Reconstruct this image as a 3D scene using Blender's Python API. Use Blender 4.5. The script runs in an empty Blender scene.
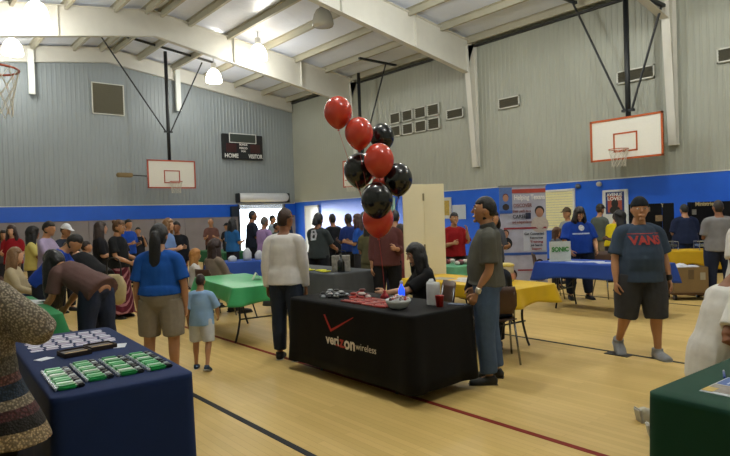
import bpy, bmesh, math, random
from mathutils import Vector, Matrix, noise
from mathutils.bvhtree import BVHTree
random.seed(7)
V = Vector; PI = math.pi
sc = bpy.context.scene
COL = sc.collection
def R(a): return math.radians(a)

# ------------------------------------------------------------------ camera
CR = V((0.7667463, -0.64110878, -0.03285792)); CU = V((0.0370928, -0.0068534, 0.99928832)); CF = V((0.64087771, 0.76741942, -0.0185257))
CAM = V((0, 0, 1.55)); FPX = 580.0
cam_d = bpy.data.cameras.new('camera'); cam = bpy.data.objects.new('camera', cam_d); COL.objects.link(cam)
M = Matrix((CR, CU, -CF)).transposed().to_4x4(); M.translation = CAM; cam.matrix_world = M
cam_d.sensor_width = 36; cam_d.lens = FPX/730*36; cam_d.clip_start = 0.05; cam_d.clip_end = 400
sc.camera = cam
sc.view_settings.view_transform = 'Standard'; sc.view_settings.look = 'None'
sc.view_settings.exposure = 0.0; sc.view_settings.gamma = 1; sc.view_settings.use_curve_mapping = False
# ------------------------------------------------------------------ sky and sun
w = bpy.data.worlds.new('sky'); sc.world = w; w.use_nodes = True
bg = w.node_tree.nodes['Background']; bg.inputs[0].default_value = (0.80, 0.90, 1.0, 1); bg.inputs[1].default_value = 5.0
def light(name, kind, loc, energy, color, **k):
    d = bpy.data.lights.new(name, kind); d.energy = energy; d.color = color
    for a, b in k.items(): setattr(d, a, b)
    o = bpy.data.objects.new(name, d); COL.objects.link(o); o.location = loc
    return o
sun = light('sun', 'SUN', (0, 40, 20), 9.0, (.95, .98, 1), angle=R(14))
sun.rotation_euler = V((2.3, -6.4, -.35)).to_track_quat('-Z', 'Y').to_euler()
portal = light('daylight_portal', 'AREA', (13.62, 24.0, 1.05), 1, (1, 1, 1), shape='RECTANGLE', size=2.3, size_y=2.1)
portal.rotation_euler = (R(-90), 0, 0); portal.data.cycles.is_portal = True
LAMP_W = 175.0; LAMP_COL = (.97, 1.0, .96); EMIT = 14.0

# ------------------------------------------------------------------ helpers
def lin(c):
    if isinstance(c, str):
        c = c.lstrip('#'); c = [int(c[i:i+2], 16)/255 for i in (0, 2, 4)]
        c = [x/12.92 if x <= .04045 else ((x+.055)/1.055)**2.4 for x in c]
    return (c[0], c[1], c[2], 1)
MC = {}
def mat(col, rough=.7, metal=0, var=.06, scale=30, bump=0, emit=0, sheen=0, trans=0, coat=0, name=None):
    key = (str(col), rough, metal, var, scale, bump, emit, sheen, trans, coat)
    if key in MC: return MC[key]
    m = bpy.data.materials.new(name or 'm%d' % len(MC)); m.use_nodes = True
    nt = m.node_tree; b = nt.nodes['Principled BSDF']; c = lin(col)
    b.inputs['Base Color'].default_value = c; b.inputs['Roughness'].default_value = rough; b.inputs['Metallic'].default_value = metal
    if rough >= .7: b.inputs['Specular IOR Level'].default_value = .22
    if coat: b.inputs['Coat Weight'].default_value = coat
    if trans: b.inputs['Transmission Weight'].default_value = trans
    if emit: b.inputs['Emission Color'].default_value = c; b.inputs['Emission Strength'].default_value = emit
    if var or bump:
        tc = nt.nodes.new('ShaderNodeTexCoord'); n = nt.nodes.new('ShaderNodeTexNoise'); n.inputs['Scale'].default_value = scale
        n.inputs['Detail'].default_value = 4; nt.links.new(tc.outputs['Object'], n.inputs['Vector'])
        if var:
            mx = nt.nodes.new('ShaderNodeMix'); mx.data_type = 'RGBA'; mx.blend_type = 'MIX'
            mx.inputs[6].default_value = [max(0, x*(1-var*2.2)) for x in c[:3]]+[1]
            mx.inputs[7].default_value = [min(1, x*(1+var*2.2)) for x in c[:3]]+[1]
            nt.links.new(n.outputs['Fac'], mx.inputs[0]); nt.links.new(mx.outputs[2], b.inputs['Base Color'])
        if bump:
            bp = nt.nodes.new('ShaderNodeBump'); bp.inputs['Strength'].default_value = bump; bp.inputs['Distance'].default_value = .02
            nt.links.new(n.outputs['Fac'], bp.inputs['Height']); nt.links.new(bp.outputs[0], b.inputs['Normal'])
    MC[key] = m; return m
def link(o, parent=None):
    COL.objects.link(o)
    if parent: o.parent = parent
    return o
def mk(name, bm, m, parent=None, smooth=False, loc=None, rz=0):
    me = bpy.data.meshes.new(name); bm.normal_update(); bm.to_mesh(me); bm.free()
    if smooth: me.polygons.foreach_set('use_smooth', [True]*len(me.polygons))
    for x in (m if isinstance(m, (list, tuple)) else [m]): me.materials.append(x)
    o = bpy.data.objects.new(name, me); link(o, parent)
    if loc is not None: o.location = loc
    if rz: o.rotation_euler.z = rz
    return o
def tag(o, label, cat, group=None, kind=None):
    o['label'] = label; o['category'] = cat
    if group: o['group'] = group
    if kind: o['kind'] = kind
    return o
def thing(name, label, cat, loc=(0, 0, 0), rz=0, group=None):
    o = bpy.data.objects.new(name, None); COL.objects.link(o); o.location = loc; o.rotation_euler = (0, 0, rz)
    o.empty_display_size = .1
    return tag(o, label, cat, group)
def struct(o): o['kind'] = 'structure'; return o
def dup(root, loc=None, rz=None, label=None, group=None):
    r = root.copy(); COL.objects.link(r)
    if loc is not None: r.location = loc
    if rz is not None: r.rotation_euler.z = rz
    if label: r['label'] = label
    if group: r['group'] = group
    for ch in list(root.children):
        c = ch.copy(); COL.objects.link(c); c.parent = r
        for g in list(ch.children):
            d = g.copy(); COL.objects.link(d); d.parent = c
    return r
def NB(): return bmesh.new()
def box(bm, c, s, rot=None, bev=0):
    r = bmesh.ops.create_cube(bm, size=1, matrix=Matrix.Translation(V(c)) @ (rot.to_4x4() if rot else Matrix()) @ Matrix.Diagonal((s[0], s[1], s[2], 1)))
    if bev:
        es = list({e for v in r['verts'] for e in v.link_edges})
        bmesh.ops.bevel(bm, geom=es, offset=bev, segments=2, affect='EDGES')
def ring_frame(t, side):
    t = t.normalized(); s = side - t*side.dot(t)
    if s.length < 1e-4: s = V((0, 1, 0)) - t*t.y
    if s.length < 1e-4: s = V((1, 0, 0))
    s.normalize(); return s, t.cross(s).normalized()
def loft(bm, pts, rad, side=V((1, 0, 0)), seg=16, sub=3, cap=True):
    """closed tube with elliptical rings through pts, radii interpolated"""
    pts = [V(p) for p in pts]; rad = [(r, r) if not isinstance(r, (tuple, list)) else tuple(r) for r in rad]
    P = []; Q = []; n = len(pts)
    for i in range(n-1):
        p0 = pts[max(i-1, 0)]; p1 = pts[i]; p2 = pts[i+1]; p3 = pts[min(i+2, n-1)]
        for k in range(sub):
            t = k/sub; t2 = t*t; t3 = t2*t
            P.append(.5*((2*p1)+(p2-p0)*t+(2*p0-5*p1+4*p2-p3)*t2+(3*p1-p0-3*p2+p3)*t3))
            s = t*t*(3-2*t); Q.append((rad[i][0]*(1-s)+rad[i+1][0]*s, rad[i][1]*(1-s)+rad[i+1][1]*s))
    P.append(pts[-1]); Q.append(rad[-1])
    if cap:
        d0 = (P[0]-P[1]).normalized(); d1 = (P[-1]-P[-2]).normalized(); m0 = min(Q[0])*.5; m1 = min(Q[-1])*.5
        P = [P[0]+d0*m0] + P + [P[-1]+d1*m1]; Q = [(Q[0][0]*.6, Q[0][1]*.6)] + Q + [(Q[-1][0]*.6, Q[-1][1]*.6)]
    rings = []
    for i, p in enumerate(P):
        t = P[min(i+1, len(P)-1)]-P[max(i-1, 0)]
        a, b = ring_frame(t, side)
        rings.append([bm.verts.new(p + a*(Q[i][0]*math.cos(2*PI*k/seg)) + b*(Q[i][1]*math.sin(2*PI*k/seg))) for k in range(seg)])
    for A, B in zip(rings, rings[1:]):
        for k in range(seg): bm.faces.new((A[k], A[(k+1) % seg], B[(k+1) % seg], B[k]))
    bm.faces.new(rings[0][::-1]); bm.faces.new(rings[-1])
    return rings
def rod(bm, a, b, r, seg=8): loft(bm, [a, b], [r, r], V((.3, .2, .9)), seg, 1, False)
def path(bm, pts, r, seg=8, sub=1): loft(bm, pts, [r]*len(pts), V((.31, .22, .9)), seg, sub, False)
def lathe(bm, prof, c=(0, 0, 0), seg=24, cap=True):
    c = V(c); rings = []
    for r, z in prof: rings.append([bm.verts.new(c+V((max(r, 1e-4)*math.cos(2*PI*k/seg), max(r, 1e-4)*math.sin(2*PI*k/seg), z))) for k in range(seg)])
    for A, B in zip(rings, rings[1:]):
        for k in range(seg): bm.faces.new((A[k], A[(k+1) % seg], B[(k+1) % seg], B[k]))
    if cap: bm.faces.new(rings[0][::-1]); bm.faces.new(rings[-1])
def ellip(bm, c, r, seg=20, mtx=None, fn=None):
    res = bmesh.ops.create_uvsphere(bm, u_segments=seg, v_segments=seg*2//3, radius=1)
    for v in res['verts']:
        d = v.co.copy(); p = V((d.x*r[0], d.y*r[1], d.z*r[2]))
        if fn: p = fn(d, p)
        if mtx: p = mtx @ p
        v.co = p + V(c)
def remeshed(name, bm, voxel, m, parent, smooth_it=3, fold=0, fscale=7, seed=0):
    out_ = fold*.35
    me = bpy.data.meshes.new('tmp'); bmesh.ops.recalc_face_normals(bm, faces=bm.faces); bm.to_mesh(me); bm.free()
    o = bpy.data.objects.new('tmp', me); COL.objects.link(o)
    md = o.modifiers.new('r', 'REMESH'); md.mode = 'VOXEL'; md.voxel_size = voxel; md.use_smooth_shade = True
    if smooth_it:
        s = o.modifiers.new('s', 'SMOOTH'); s.iterations = smooth_it; s.factor = .5
    dg = bpy.context.evaluated_depsgraph_get(); ne = bpy.data.meshes.new_from_object(o.evaluated_get(dg))
    bpy.data.objects.remove(o); bpy.data.meshes.remove(me)
    ne.name = name; ne.materials.clear()
    for x in (m if isinstance(m, (list, tuple)) else [m]): ne.materials.append(x)
    if fold:
        nr = [v.normal.copy() for v in ne.vertices]
        for v, n_ in zip(ne.vertices, nr):
            q = V((v.co.x*fscale+seed, v.co.y*fscale, v.co.z*fscale*.55))
            v.co += n_*((noise.noise(q)+.5*noise.noise(q*2.3))*fold+out_)
    ne.polygons.foreach_set('use_smooth', [True]*len(ne.polygons))
    r = bpy.data.objects.new(name, ne); link(r, parent); return r
def text_mesh(s, size, extrude=.0015, bold=0.0, squeeze=1.0):
    c = bpy.data.curves.new('t', 'FONT'); c.body = s; c.size = size; c.extrude = extrude; c.align_x = 'CENTER'; c.align_y = 'CENTER'; c.offset = bold; c.resolution_u = 3
    o = bpy.data.objects.new('t', c); COL.objects.link(o)
    dg = bpy.context.evaluated_depsgraph_get(); me = bpy.data.meshes.new_from_object(o.evaluated_get(dg))
    bpy.data.objects.remove(o); bpy.data.curves.remove(c)
    if squeeze != 1:
        for v in me.vertices: v.co.x *= squeeze
    return me
def text(name, s, size, m, parent, loc, rot, bold=0, squeeze=1, width=None):
    me = text_mesh(s, size, .0015, bold, squeeze)
    if width:
        xs = [v.co.x for v in me.vertices]; k = width/(max(xs)-min(xs)); 
        for v in me.vertices: v.co.x *= k
    me.materials.append(m); o = bpy.data.objects.new(name, me); link(o, parent); o.location = loc; o.rotation_euler = rot; return o
def floor_at(px, D):
    """floor point whose distance along the lens axis is D, in image column px"""
    p = CAM + (CF + CR*((px-365)/FPX))*D; return V((p.x, p.y, 0))
def top_h(px, py, D): return (CAM + (CF + CR*((px-365)/FPX) - CU*((py-228)/FPX))*D).z
YAW = math.atan2(CF.x, CF.y)

# ------------------------------------------------------------------ materials of the room
XB, YA, XL, YB = 15.5, 23.8, -1.5, -4.0
def roof_z(x): return 8.52 - .14*abs(x-7.0)
def floor_mat():
    m = bpy.data.materials.new('maple'); m.use_nodes = True; nt = m.node_tree; b = nt.nodes['Principled BSDF']; N = nt.nodes.new; L = nt.links.new
    g = N('ShaderNodeNewGeometry'); mp = N('ShaderNodeMapping'); mp.inputs['Rotation'].default_value = (0, 0, R(90)); L(g.outputs['Position'], mp.inputs[0])
    br = N('ShaderNodeTexBrick'); br.inputs['Scale'].default_value = 1; br.inputs['Brick Width'].default_value = 1.1; br.inputs['Row Height'].default_value = .058
    br.inputs['Mortar Size'].default_value = .0015; br.inputs['Mortar Smooth'].default_value = .3; br.inputs['Bias'].default_value = 0
    br.inputs['Color1'].default_value = lin('#cdae68'); br.inputs['Color2'].default_value = lin('#d8b974'); br.inputs['Mortar'].default_value = lin('#b8985a')
    L(mp.outputs[0], br.inputs[0])
    n = N('ShaderNodeTexNoise'); n.inputs['Scale'].default_value = 1.1; L(g.outputs['Position'], n.inputs[0])
    mx = N('ShaderNodeMix'); mx.data_type = 'RGBA'; mx.blend_type = 'MULTIPLY'; mx.inputs[0].default_value = .35
    cr = N('ShaderNodeValToRGB'); cr.color_ramp.elements[0].position = .35; cr.color_ramp.elements[1].position = .65; cr.color_ramp.elements[0].color = (.75, .72, .68, 1)
    L(n.outputs['Fac'], cr.inputs[0]); L(br.outputs[0], mx.inputs[6]); L(cr.outputs[0], mx.inputs[7]); L(mx.outputs[2], b.inputs['Base Color'])
    b.inputs['Roughness'].default_value = .46; b.inputs['Specular IOR Level'].default_value = .38
    return m
def ribbed_mat(name, base, dark):
    m = bpy.data.materials.new(name); m.use_nodes = True; nt = m.node_tree; b = nt.nodes['Principled BSDF']; N = nt.nodes.new; L = nt.links.new
    g = N('ShaderNodeNewGeometry'); n = N('ShaderNodeTexNoise'); n.inputs['Scale'].default_value = .6; n.inputs['Detail'].default_value = 5; L(g.outputs['Position'], n.inputs[0])
    mx = N('ShaderNodeMix'); mx.data_type = 'RGBA'; mx.inputs[6].default_value = lin(dark); mx.inputs[7].default_value = lin(base)
    L(n.outputs['Fac'], mx.inputs[0]); L(mx.outputs[2], b.inputs['Base Color']); b.inputs['Roughness'].default_value = .45; b.inputs['Metallic'].default_value = .0
    return m
M_floor = floor_mat(); M_sheetA = ribbed_mat('ribbed_sheet', '#979fa3', '#858d90'); M_sheetB = ribbed_mat('ribbed_sheet_warm', '#adb0a4', '#9a9c90')
M_blue = mat('#165cd2', .38, var=.05, scale=3, name='blue_paint')
M_pad = mat('#8c8688', .8, var=.08, scale=2, name='grey_panel')
M_beam = mat('#d3d1c8', .45, var=.03, scale=4, name='beam_paint'); M_purlin = mat('#aaa694', .5, var=.04, scale=4)
M_white = mat('#e6e6e2', .5, var=.02, scale=5); M_black = mat('#15171a', .4, var=.1, scale=20); M_iron = mat('#14191d', .45, var=.1, scale=20)

# ------------------------------------------------------------------ room shell
bm = NB(); box(bm, ((XL+XB)/2, (YA+YB)/2+1, -.05), (XB-XL+.4, YA-YB+3, .1)); struct(mk('floor', bm, M_floor))
# painted court lines (surface marks: parts of the floor)
fl = bpy.data.objects['floor']
def line(x0, x1, y0, y1, c):
    bm = NB(); box(bm, ((x0+x1)/2, (y0+y1)/2, .0015), (x1-x0, y1-y0, .003)); o = mk('court_line', bm, mat(c, .72, var=.03), fl)
    return o
line(2.085, 2.135, YB+.2, 22, '#26272b'); line(3.41, 3.46, YB+.2, 22, '#7d2419'); line(6.03, 6.075, YB+.2, 22, '#262522'); line(9.70, 9.75, YB+.2, 22, '#3a332c')
bm = NB(); box(bm, (5.98, 3.02, .004), (.14, .26, .008), bev=.003); o = mk('floor_outlet_cover', bm, mat('#1b1a19', .4), fl); o['label'] = 'small black outlet plate'
def corr(name, axis, fixed, a0, a1, z0, z1f, inward, m, per=.16, d=.011, parent=None, breaks=()):
    xs = []; a = a0; i = 0
    pat = [0, .58, .68, .90]
    k = 0
    while a0+k*per < a1:
        for j, t in enumerate(pat):
            q = a0+(k+t)*per
            if q < a1: xs.append((q, d if j >= 2 else 0))
        k += 1
    for b_ in breaks: xs.append((b_, 0))
    xs.append((a1, 0)); xs.sort()
    bm = NB(); prev = None
    for q, o_ in xs:
        z1 = z1f(q) if callable(z1f) else z1f
        f = fixed+inward*o_
        pt = (lambda z: (q, f, z)) if axis == 'x' else (lambda z: (f, q, z))
        back = fixed-inward*.06
        pb = (lambda z: (q, back, z)) if axis == 'x' else (lambda z: (back, q, z))
        cur = [bm.verts.new(pt(z0)), bm.verts.new(pt(z1)), bm.verts.new(pb(z1)), bm.verts.new(pb(z0))]
        if prev:
            for i in range(4): bm.faces.new((prev[i], prev[(i+1) % 4], cur[(i+1) % 4], cur[i]))
        prev = cur
    bmesh.ops.recalc_face_normals(bm, faces=bm.faces)
    o = mk(name, bm, m, parent); struct(o) if not parent else None
    return o
DX0, DX1, DZ = 12.46, 14.82, 2.32
corr('wall_far', 'x', YA, XL, XB, 2.32, roof_z, -1, M_sheetA, breaks=(7.0,))
corr('wall_right', 'y', XB, YB, YA, 2.37, roof_z(XB), -1, M_sheetB)
corr('wall_left', 'y', XL, YB, YA, 0, roof_z(XL), 1, M_sheetB, per=.3)
corr('wall_near', 'x', YB, XL, XB, 0, roof_z, 1, M_sheetB, per=.3, breaks=(7.0,))
def slab(name, c, s, m, bev=0): bm = NB(); box(bm, c, s, bev=bev); return struct(mk(name, bm, m))
# far wall: blue band and grey panelling either side of the dock door
slab('trim_1', ((XL+DX0)/2, YA, 2.045), (DX0-XL, .07, .55), M_blue); slab('trim_2', ((DX1+XB)/2, YA, 2.045), (XB-DX1, .07, .55), M_blue)
def panelling(name, x0, x1):
    bm = NB(); n = max(1, round((x1-x0)/1.25)); w_ = (x1-x0)/n
    for i in range(n): box(bm, (x0+w_*(i+.5), YA+.01, .885), (w_-.012, .06, 1.77), bev=.008)
    return struct(mk(name, bm, M_pad))
panelling('wall_far_panelling', XL, DX0); panelling('wall_far_panelling_corner', DX1, XB)
slab('trim_3', ((XL+XB)/2, YA-.03, 2.335), (XB-XL, .03, .03), mat('#cfd0cc', .4))
# right wall: blue boards from the floor to 2.37
slab('wall_right_boarding', (XB, (YA+YB)/2, 1.185), (.07, YA-YB, 2.37), M_blue)
slab('trim_4', (XB-.04, (YA+YB)/2, 2.385), (.03, YA-YB, .03), mat('#cfd0cc', .4))
slab('baseboard_right', (XB-.045, (YA+YB)/2, .06), (.02, YA-YB, .12), mat('#2a2a2c', .6))
for x0, x1 in ((XL, DX0), (DX1, XB)): slab('wall_far_backing' if x0 < 0 else 'wall_far_backing_corner', ((x0+x1)/2, YA+.08, 1.16), (x1-x0, .05, 2.4), M_pad)
# roof
def roof():
    bm = NB()
    for s in (-1, 1):
        xe = XL if s < 0 else XB
        v = [(7, YB, roof_z(7)), (xe, YB, roof_z(xe)), (xe, YA, roof_z(xe)), (7, YA, roof_z(7))]
        lo = [bm.verts.new(p) for p in v]; hi = [bm.verts.new((p[0], p[1], p[2]+.1)) for p in v]
        bm.faces.new(lo); bm.faces.new(hi[::-1])
        for i in range(4): bm.faces.new((lo[i], hi[i], hi[(i+1) % 4], lo[(i+1) % 4]))
    bmesh.ops.recalc_face_normals(bm, faces=bm.faces)
    m = bpy.data.materials.new('roof_insulation'); m.use_nodes = True; nt = m.node_tree; b = nt.nodes['Principled BSDF']; N = nt.nodes.new; L = nt.links.new
    g = N('ShaderNodeNewGeometry'); mp = N('ShaderNodeMapping'); mp.inputs['Scale'].default_value = (1.2, 3.0, 1); L(g.outputs['Position'], mp.inputs[0])
    n = N('ShaderNodeTexNoise'); n.inputs['Scale'].default_value = 1.2; n.inputs['Detail'].default_value = 6; L(mp.outputs[0], n.inputs[0])
    bp = N('ShaderNodeBump'); bp.inputs['Strength'].default_value = .5; bp.inputs['Distance'].default_value = .08; L(n.outputs['Fac'], bp.inputs['Height']); L(bp.outputs[0], b.inputs['Normal'])
    b.inputs['Base Color'].default_value = lin('#dfe5f4'); b.inputs['Roughness'].default_value = .3
    return struct(mk('ceiling', bm, m))
ceil = roof()
# Z purlins running the length of the hall
tn = 5
for i, x in enumerate([-1.2, .2, 1.6, 3.0, 4.4, 5.8, 6.75, 7.25, 8.2, 9.6, 11.0, 12.4, 13.8, 15.1]):
    bm = NB(); z = roof_z(x); s = .14*(1 if x > 7 else -1)
    box(bm, (x, (YA+YB)/2, z-.11), (.025, YA-YB, .2)); box(bm, (x+.035, (YA+YB)/2, z-.205), (.09, YA-YB, .018)); box(bm, (x-.035, (YA+YB)/2, z-.012), (.09, YA-YB, .018))
    struct(mk('trim_%d' % tn, bm, M_purlin)); tn += 1
# eave struts
slab('trim_%d' % tn, (XB-.06, (YA+YB)/2, 7.13), (.1, YA-YB, .05), mat('#2b2b2a', .6)); tn += 1
def plate(bm, quad, dirv, t):
    a = [bm.verts.new(V(p)-dirv*t/2) for p in quad]; b = [bm.verts.new(V(p)+dirv*t/2) for p in quad]; n = len(quad)
    bm.faces.new(a[::-1]); bm.faces.new(b)
    for i in range(n): bm.faces.new((a[i], a[(i+1) % n], b[(i+1) % n], b[i]))
def flange(bm, p, q, Y, wd, t):
    p = V(p); q = V(q); d = (q-p).normalized(); n = V((-d.z, 0, d.x))
    quad = [p-n*t/2, q-n*t/2, q+n*t/2, p+n*t/2]
    plate(bm, [(a.x, Y, a.z) for a in quad], V((0, 1, 0)), wd)
def frame(Y, depth_e=.85, depth_r=.80):
    """tapered steel portal frame across the hall at Y"""
    global tn
    Yv = V((0, 1, 0)); root = bpy.data.objects.new('trim_%d' % tn, None); COL.objects.link(root); struct(root); tn += 1
    for s in (-1, 1):
        xe = XB-.05 if s > 0 else XL+.05
        te = (xe, Y, roof_z(xe)-.12); tr = (7.0, Y, roof_z(7)-.10); br_ = (7.0, Y, roof_z(7)-.10-depth_r); be = (xe-s*.45, Y, roof_z(xe)-.28-depth_e)
        bm = NB(); plate(bm, [te, tr, br_, be], Yv, .012)
        flange(bm, (te[0], 0, te[2]), (tr[0], 0, tr[2]), Y, .2, .016); flange(bm, (be[0], 0, be[2]), (br_[0], 0, br_[2]), Y, .2, .016)
        for k in (1, 2):
            t = k/3; x = tr[0]+(te[0]-tr[0])*t; zt = tr[2]+(te[2]-tr[2])*t; zb = br_[2]+(be[2]-br_[2])*t
            box(bm, (x, Y, (zt+zb)/2), (.014, .19, abs(zt-zb)))
        mk('rafter', bm, M_beam, root)
        bm = NB(); ft = (xe-s*.45, roof_z(xe)-.28); fb = (xe-s*.14, 3.12 if s > 0 else 0.0); z0 = fb[1]
        plate(bm, [(xe, Y, roof_z(xe)-.12), (ft[0], Y, ft[1]), (fb[0], Y, z0), (xe, Y, z0)], Yv, .012)
        flange(bm, (ft[0], 0, ft[1]), (fb[0], 0, z0), Y, .2, .016); box(bm, (xe, Y, (z0+7.1)/2), (.016, .2, 7.1-z0))
        if s > 0: box(bm, ((xe+fb[0])/2, Y, z0), (xe-fb[0]+.02, .22, .03))
        mk('column', bm, M_beam, root)
for Y in (18.7, 12.5, 6.2, -.2): frame(Y)
# end-wall rafter and its short posts
bm = NB()
for s in (-1, 1):
    xe = XB-.05 if s > 0 else XL+.05
    plate(bm, [(xe, YA-.12, roof_z(xe)-.06), (7, YA-.12, roof_z(7)-.06), (7, YA-.12, roof_z(7)-.62), (xe, YA-.12, roof_z(xe)-.62)], V((0, 1, 0)), .014)
    flange(bm, (xe, 0, roof_z(xe)-.06), (7, 0, roof_z(7)-.06), YA-.12, .16, .014); flange(bm, (xe, 0, roof_z(xe)-.62), (7, 0, roof_z(7)-.62), YA-.12, .16, .014)
struct(mk('trim_%d' % tn, bm, M_beam)); tn += 1
for x, z0 in ((4.35, 6.35), (9.75, 6.25)):
    bm = NB(); box(bm, (x, YA-.24, (z0+roof_z(x)-.2)/2), (.2, .12, roof_z(x)-.2-z0)); struct(mk('trim_%d' % tn, bm, mat('#dfe2dd', .5))); tn += 1
# dock door on the far wall
root = bpy.data.objects.new('door_1', None); COL.objects.link(root); root.location = ((DX0+DX1)/2, YA, 0); struct(root)
bm = NB()
for sx in (-1, 1): box(bm, (sx*1.2, -.03, 1.15), (.07, .14, 2.3))
mk('door_frame', bm, mat('#3a4148', .5), root)
bm = NB()
for i in range(4): box(bm, (0, 0, 2.13+.055*i), (2.36, .04, .05), bev=.01)
mk('shutter_slats', bm, mat('#9aa3aa', .4), root)
bm = NB(); loft(bm, [(-1.22, -.22, 2.62), (1.22, -.22, 2.62)], [.2, .2], V((0, 0, 1)), 20, 1); mk('shutter_roll', bm, mat('#d9dde0', .4), root, True)
bm = NB()
for sx in (-1, 1): box(bm, (sx*1.3, -.2, 2.6), (.05, .4, .42), bev=.02)
mk('bracket', bm, mat('#1c2126', .5), root)
bm = NB(); box(bm, (0, 0, 0), (.36, .2, .46), bev=.02); o = mk('control_box', bm, mat('#1a2632', .5), None, loc=(12.18, YA-.16, 2.0)); tag(o, 'dark blue control box on the wall left of the open dock door', 'box')
# ground outside
slab('ground_outside', (13.6, 31, -.1), (30, 14, .1), mat('#b8b4aa', .9, var=.1, scale=1))
# white side door standing open near the corner
root = bpy.data.objects.new('door_2', None); COL.objects.link(root); root.location = (XB-.06, 22.3, 0); struct(root)
bm = NB(); box(bm, (-.01, 0, 1.05), (.05, .95, 2.1), bev=.01); mk('door_leaf', bm, M_white, root)
bm = NB()
for y in (-.52, .52): box(bm, (0, y, 1.08), (.08, .08, 2.16))
box(bm, (0, 0, 2.14), (.08, 1.12, .08)); mk('door_frame', bm, mat('#c9ccc9', .5), root)
bm = NB(); rod(bm, (-.05, -.38, 1.0), (-.12, -.38, 1.0), .015); rod(bm, (-.12, -.38, 1.0), (-.12, -.26, 1.0), .012); mk('door_handle', bm, mat('#8a8a8a', .3, 1), root)
# shuttered hatch window with cream blind
root = bpy.data.objects.new('window_1', None); COL.objects.link(root); root.location = (XB-.05, 9.58, 1.58); struct(root)
bm = NB()
for y, z, a, b in ((0, .57, 1.2, .07), (0, -.57, 1.2, .07)): box(bm, (-.01, y, z), (.06, a, b), bev=.01)
for y in (-.57, .57): box(bm, (-.01, y, 0), (.06, .07, 1.2), bev=.01)
mk('window_frame', bm, mat('#d6d8d2', .5), root)
bm = NB()
for i in range(14): box(bm, (0, 0, -.5+i*.077), (.025, 1.08, .072), bev=.008)
mk('roller_blind', bm, mat('#e6e2b4', .6), root)
# white door with a poster
root = bpy.data.objects.new('door_3', None); COL.objects.link(root); root.location = (XB-.06, 7.78, 0); struct(root)
bm = NB(); box(bm, (0, 0, 1.04), (.04, .72, 2.08), bev=.01); mk('door_leaf', bm, mat('#cfd2cf', .5), root)
bm = NB(); rod(bm, (-.02, -.28, 1.0), (-.09, -.28, 1.0), .02); mk('door_handle', bm, mat('#8a8a8a', .3, 1), root)
po = thing('wall_poster', 'navy and red poster with a dark figure on the white door', 'poster', (XB-.085, 7.78, 1.72), R(-90))
bm = NB(); box(bm, (0, 0, 0), (.52, .006, .6)); mk('sheet', bm, mat('#1d3570', .5), po)
bm = NB(); box(bm, (0, -.005, -.03), (.4, .004, .46)); mk('red_panel', bm, mat('#9c4a3a', .5), po)
bm = NB(); ellip(bm, (0, -.008, -.02), (.1, .006, .12), 12); ellip(bm, (0, -.008, -.2), (.15, .006, .12), 12); mk('figure', bm, mat('#15120f', .6), po)
text('poster_title', 'AVENUE', .12, M_white, po, (0, -.012, .22), (R(90), 0, 0), .002, width=.44)
text('poster_title', 'LOVES', .13, M_white, po, (0, -.012, .11), (R(90), 0, 0), .002, width=.4)

# ------------------------------------------------------------------ wall vents and scoreboard
def vent(x, y, z, wd, h, rz, label, group=None, dark='#5a584c', first=[None]):
    t = thing('wall_vent', label, 'vent', (x, y, z), rz, group)
    bm = NB(); f = .035
    for sx in (-1, 1): box(bm, (sx*(wd/2-f/2), -.03, 0), (f, .06, h))
    for sz in (-1, 1): box(bm, (0, -.03, sz*(h/2-f/2)), (wd, .06, f))
    mk('vent_frame', bm, mat('#cfd0c8', .5), t)
    bm = NB(); n = max(3, int(h/.07))
    for i in range(n): box(bm, (0, -.025, -h/2+f+(h-2*f)*(i+.5)/n), (wd-2*f, .012, (h-2*f)/n*1.1), Matrix.Rotation(R(35), 3, 'X'))
    mk('louvre', bm, mat(dark, .6), t); return t
vent(7.0, YA-.03, 6.48, 1.2, 1.22, 0, 'large square louvred vent under the gable left of the hanging hoop', dark='#6d6a5a')
ys = [16.45, 15.77, 15.09, 14.44]
for r_, z in enumerate((5.34, 4.84)):
    for k, y in enumerate(ys):
        vent(XB-.03, y, z, .58, .42, R(-90), '%s louvre, %s in the row of four high on the right wall' % (['upper', 'lower'][r_], ['leftmost', 'second from left', 'third from left', 'rightmost'][k]), 'block of eight louvred vents')
vent(XB-.03, 13.42, 5.04, .76, .34, R(-90), 'single narrow vent just right of the block of eight louvres', 'narrow wall vents')
vent(XB-.03, 11.17, 5.04, .8, .34, R(-90), 'narrow vent between the two wall columns', 'narrow wall vents')
vent(XB-.03, 7.15, 5.08, 1.0, .34, R(-90), 'narrow vent behind the mast of the nearest white backboard', 'narrow wall vents')
vent(XB-.03, 4.85, 5.1, .7, .34, R(-90), 'narrow vent cut by the right edge of the photo', 'narrow wall vents')
sb = thing('scoreboard', 'black electronic scoreboard lettered HOME and VISITOR on the far wall', 'scoreboard', (12.71, YA-.12, 4.9))
bm = NB(); box(bm, (0, 0, 0), (2.0, .16, 1.12), bev=.02); mk('cabinet', bm, mat('#191b1e', .5), sb)
bm = NB(); box(bm, (-.02, -.085, .38), (1.3, .02, .34)); mk('clock_window', bm, mat('#3d4440', .4), sb)
bm = NB()
for sx in (-1, 1): box(bm, (sx*.66-.02, -.1, .38), (.03, .02, .4))
for sz in (-1, 1): box(bm, (-.02, -.1, .38+sz*.2), (1.35, .02, .025))
mk('clock_border', bm, M_white, sb)
for sx in (-1, 1):
    bm = NB(); box(bm, (sx*.6, -.085, -.06), (.5, .02, .38)); mk('score_window', bm, mat('#3c1c1e', .4), sb)
text('lettering', 'HOME', .26, M_white, sb, (-.6, -.09, -.42), (R(90), 0, 0), .006, width=.66)
text('lettering', 'VISITOR', .26, M_white, sb, (.6, -.09, -.42), (R(90), 0, 0), .006, width=.72)
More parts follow.
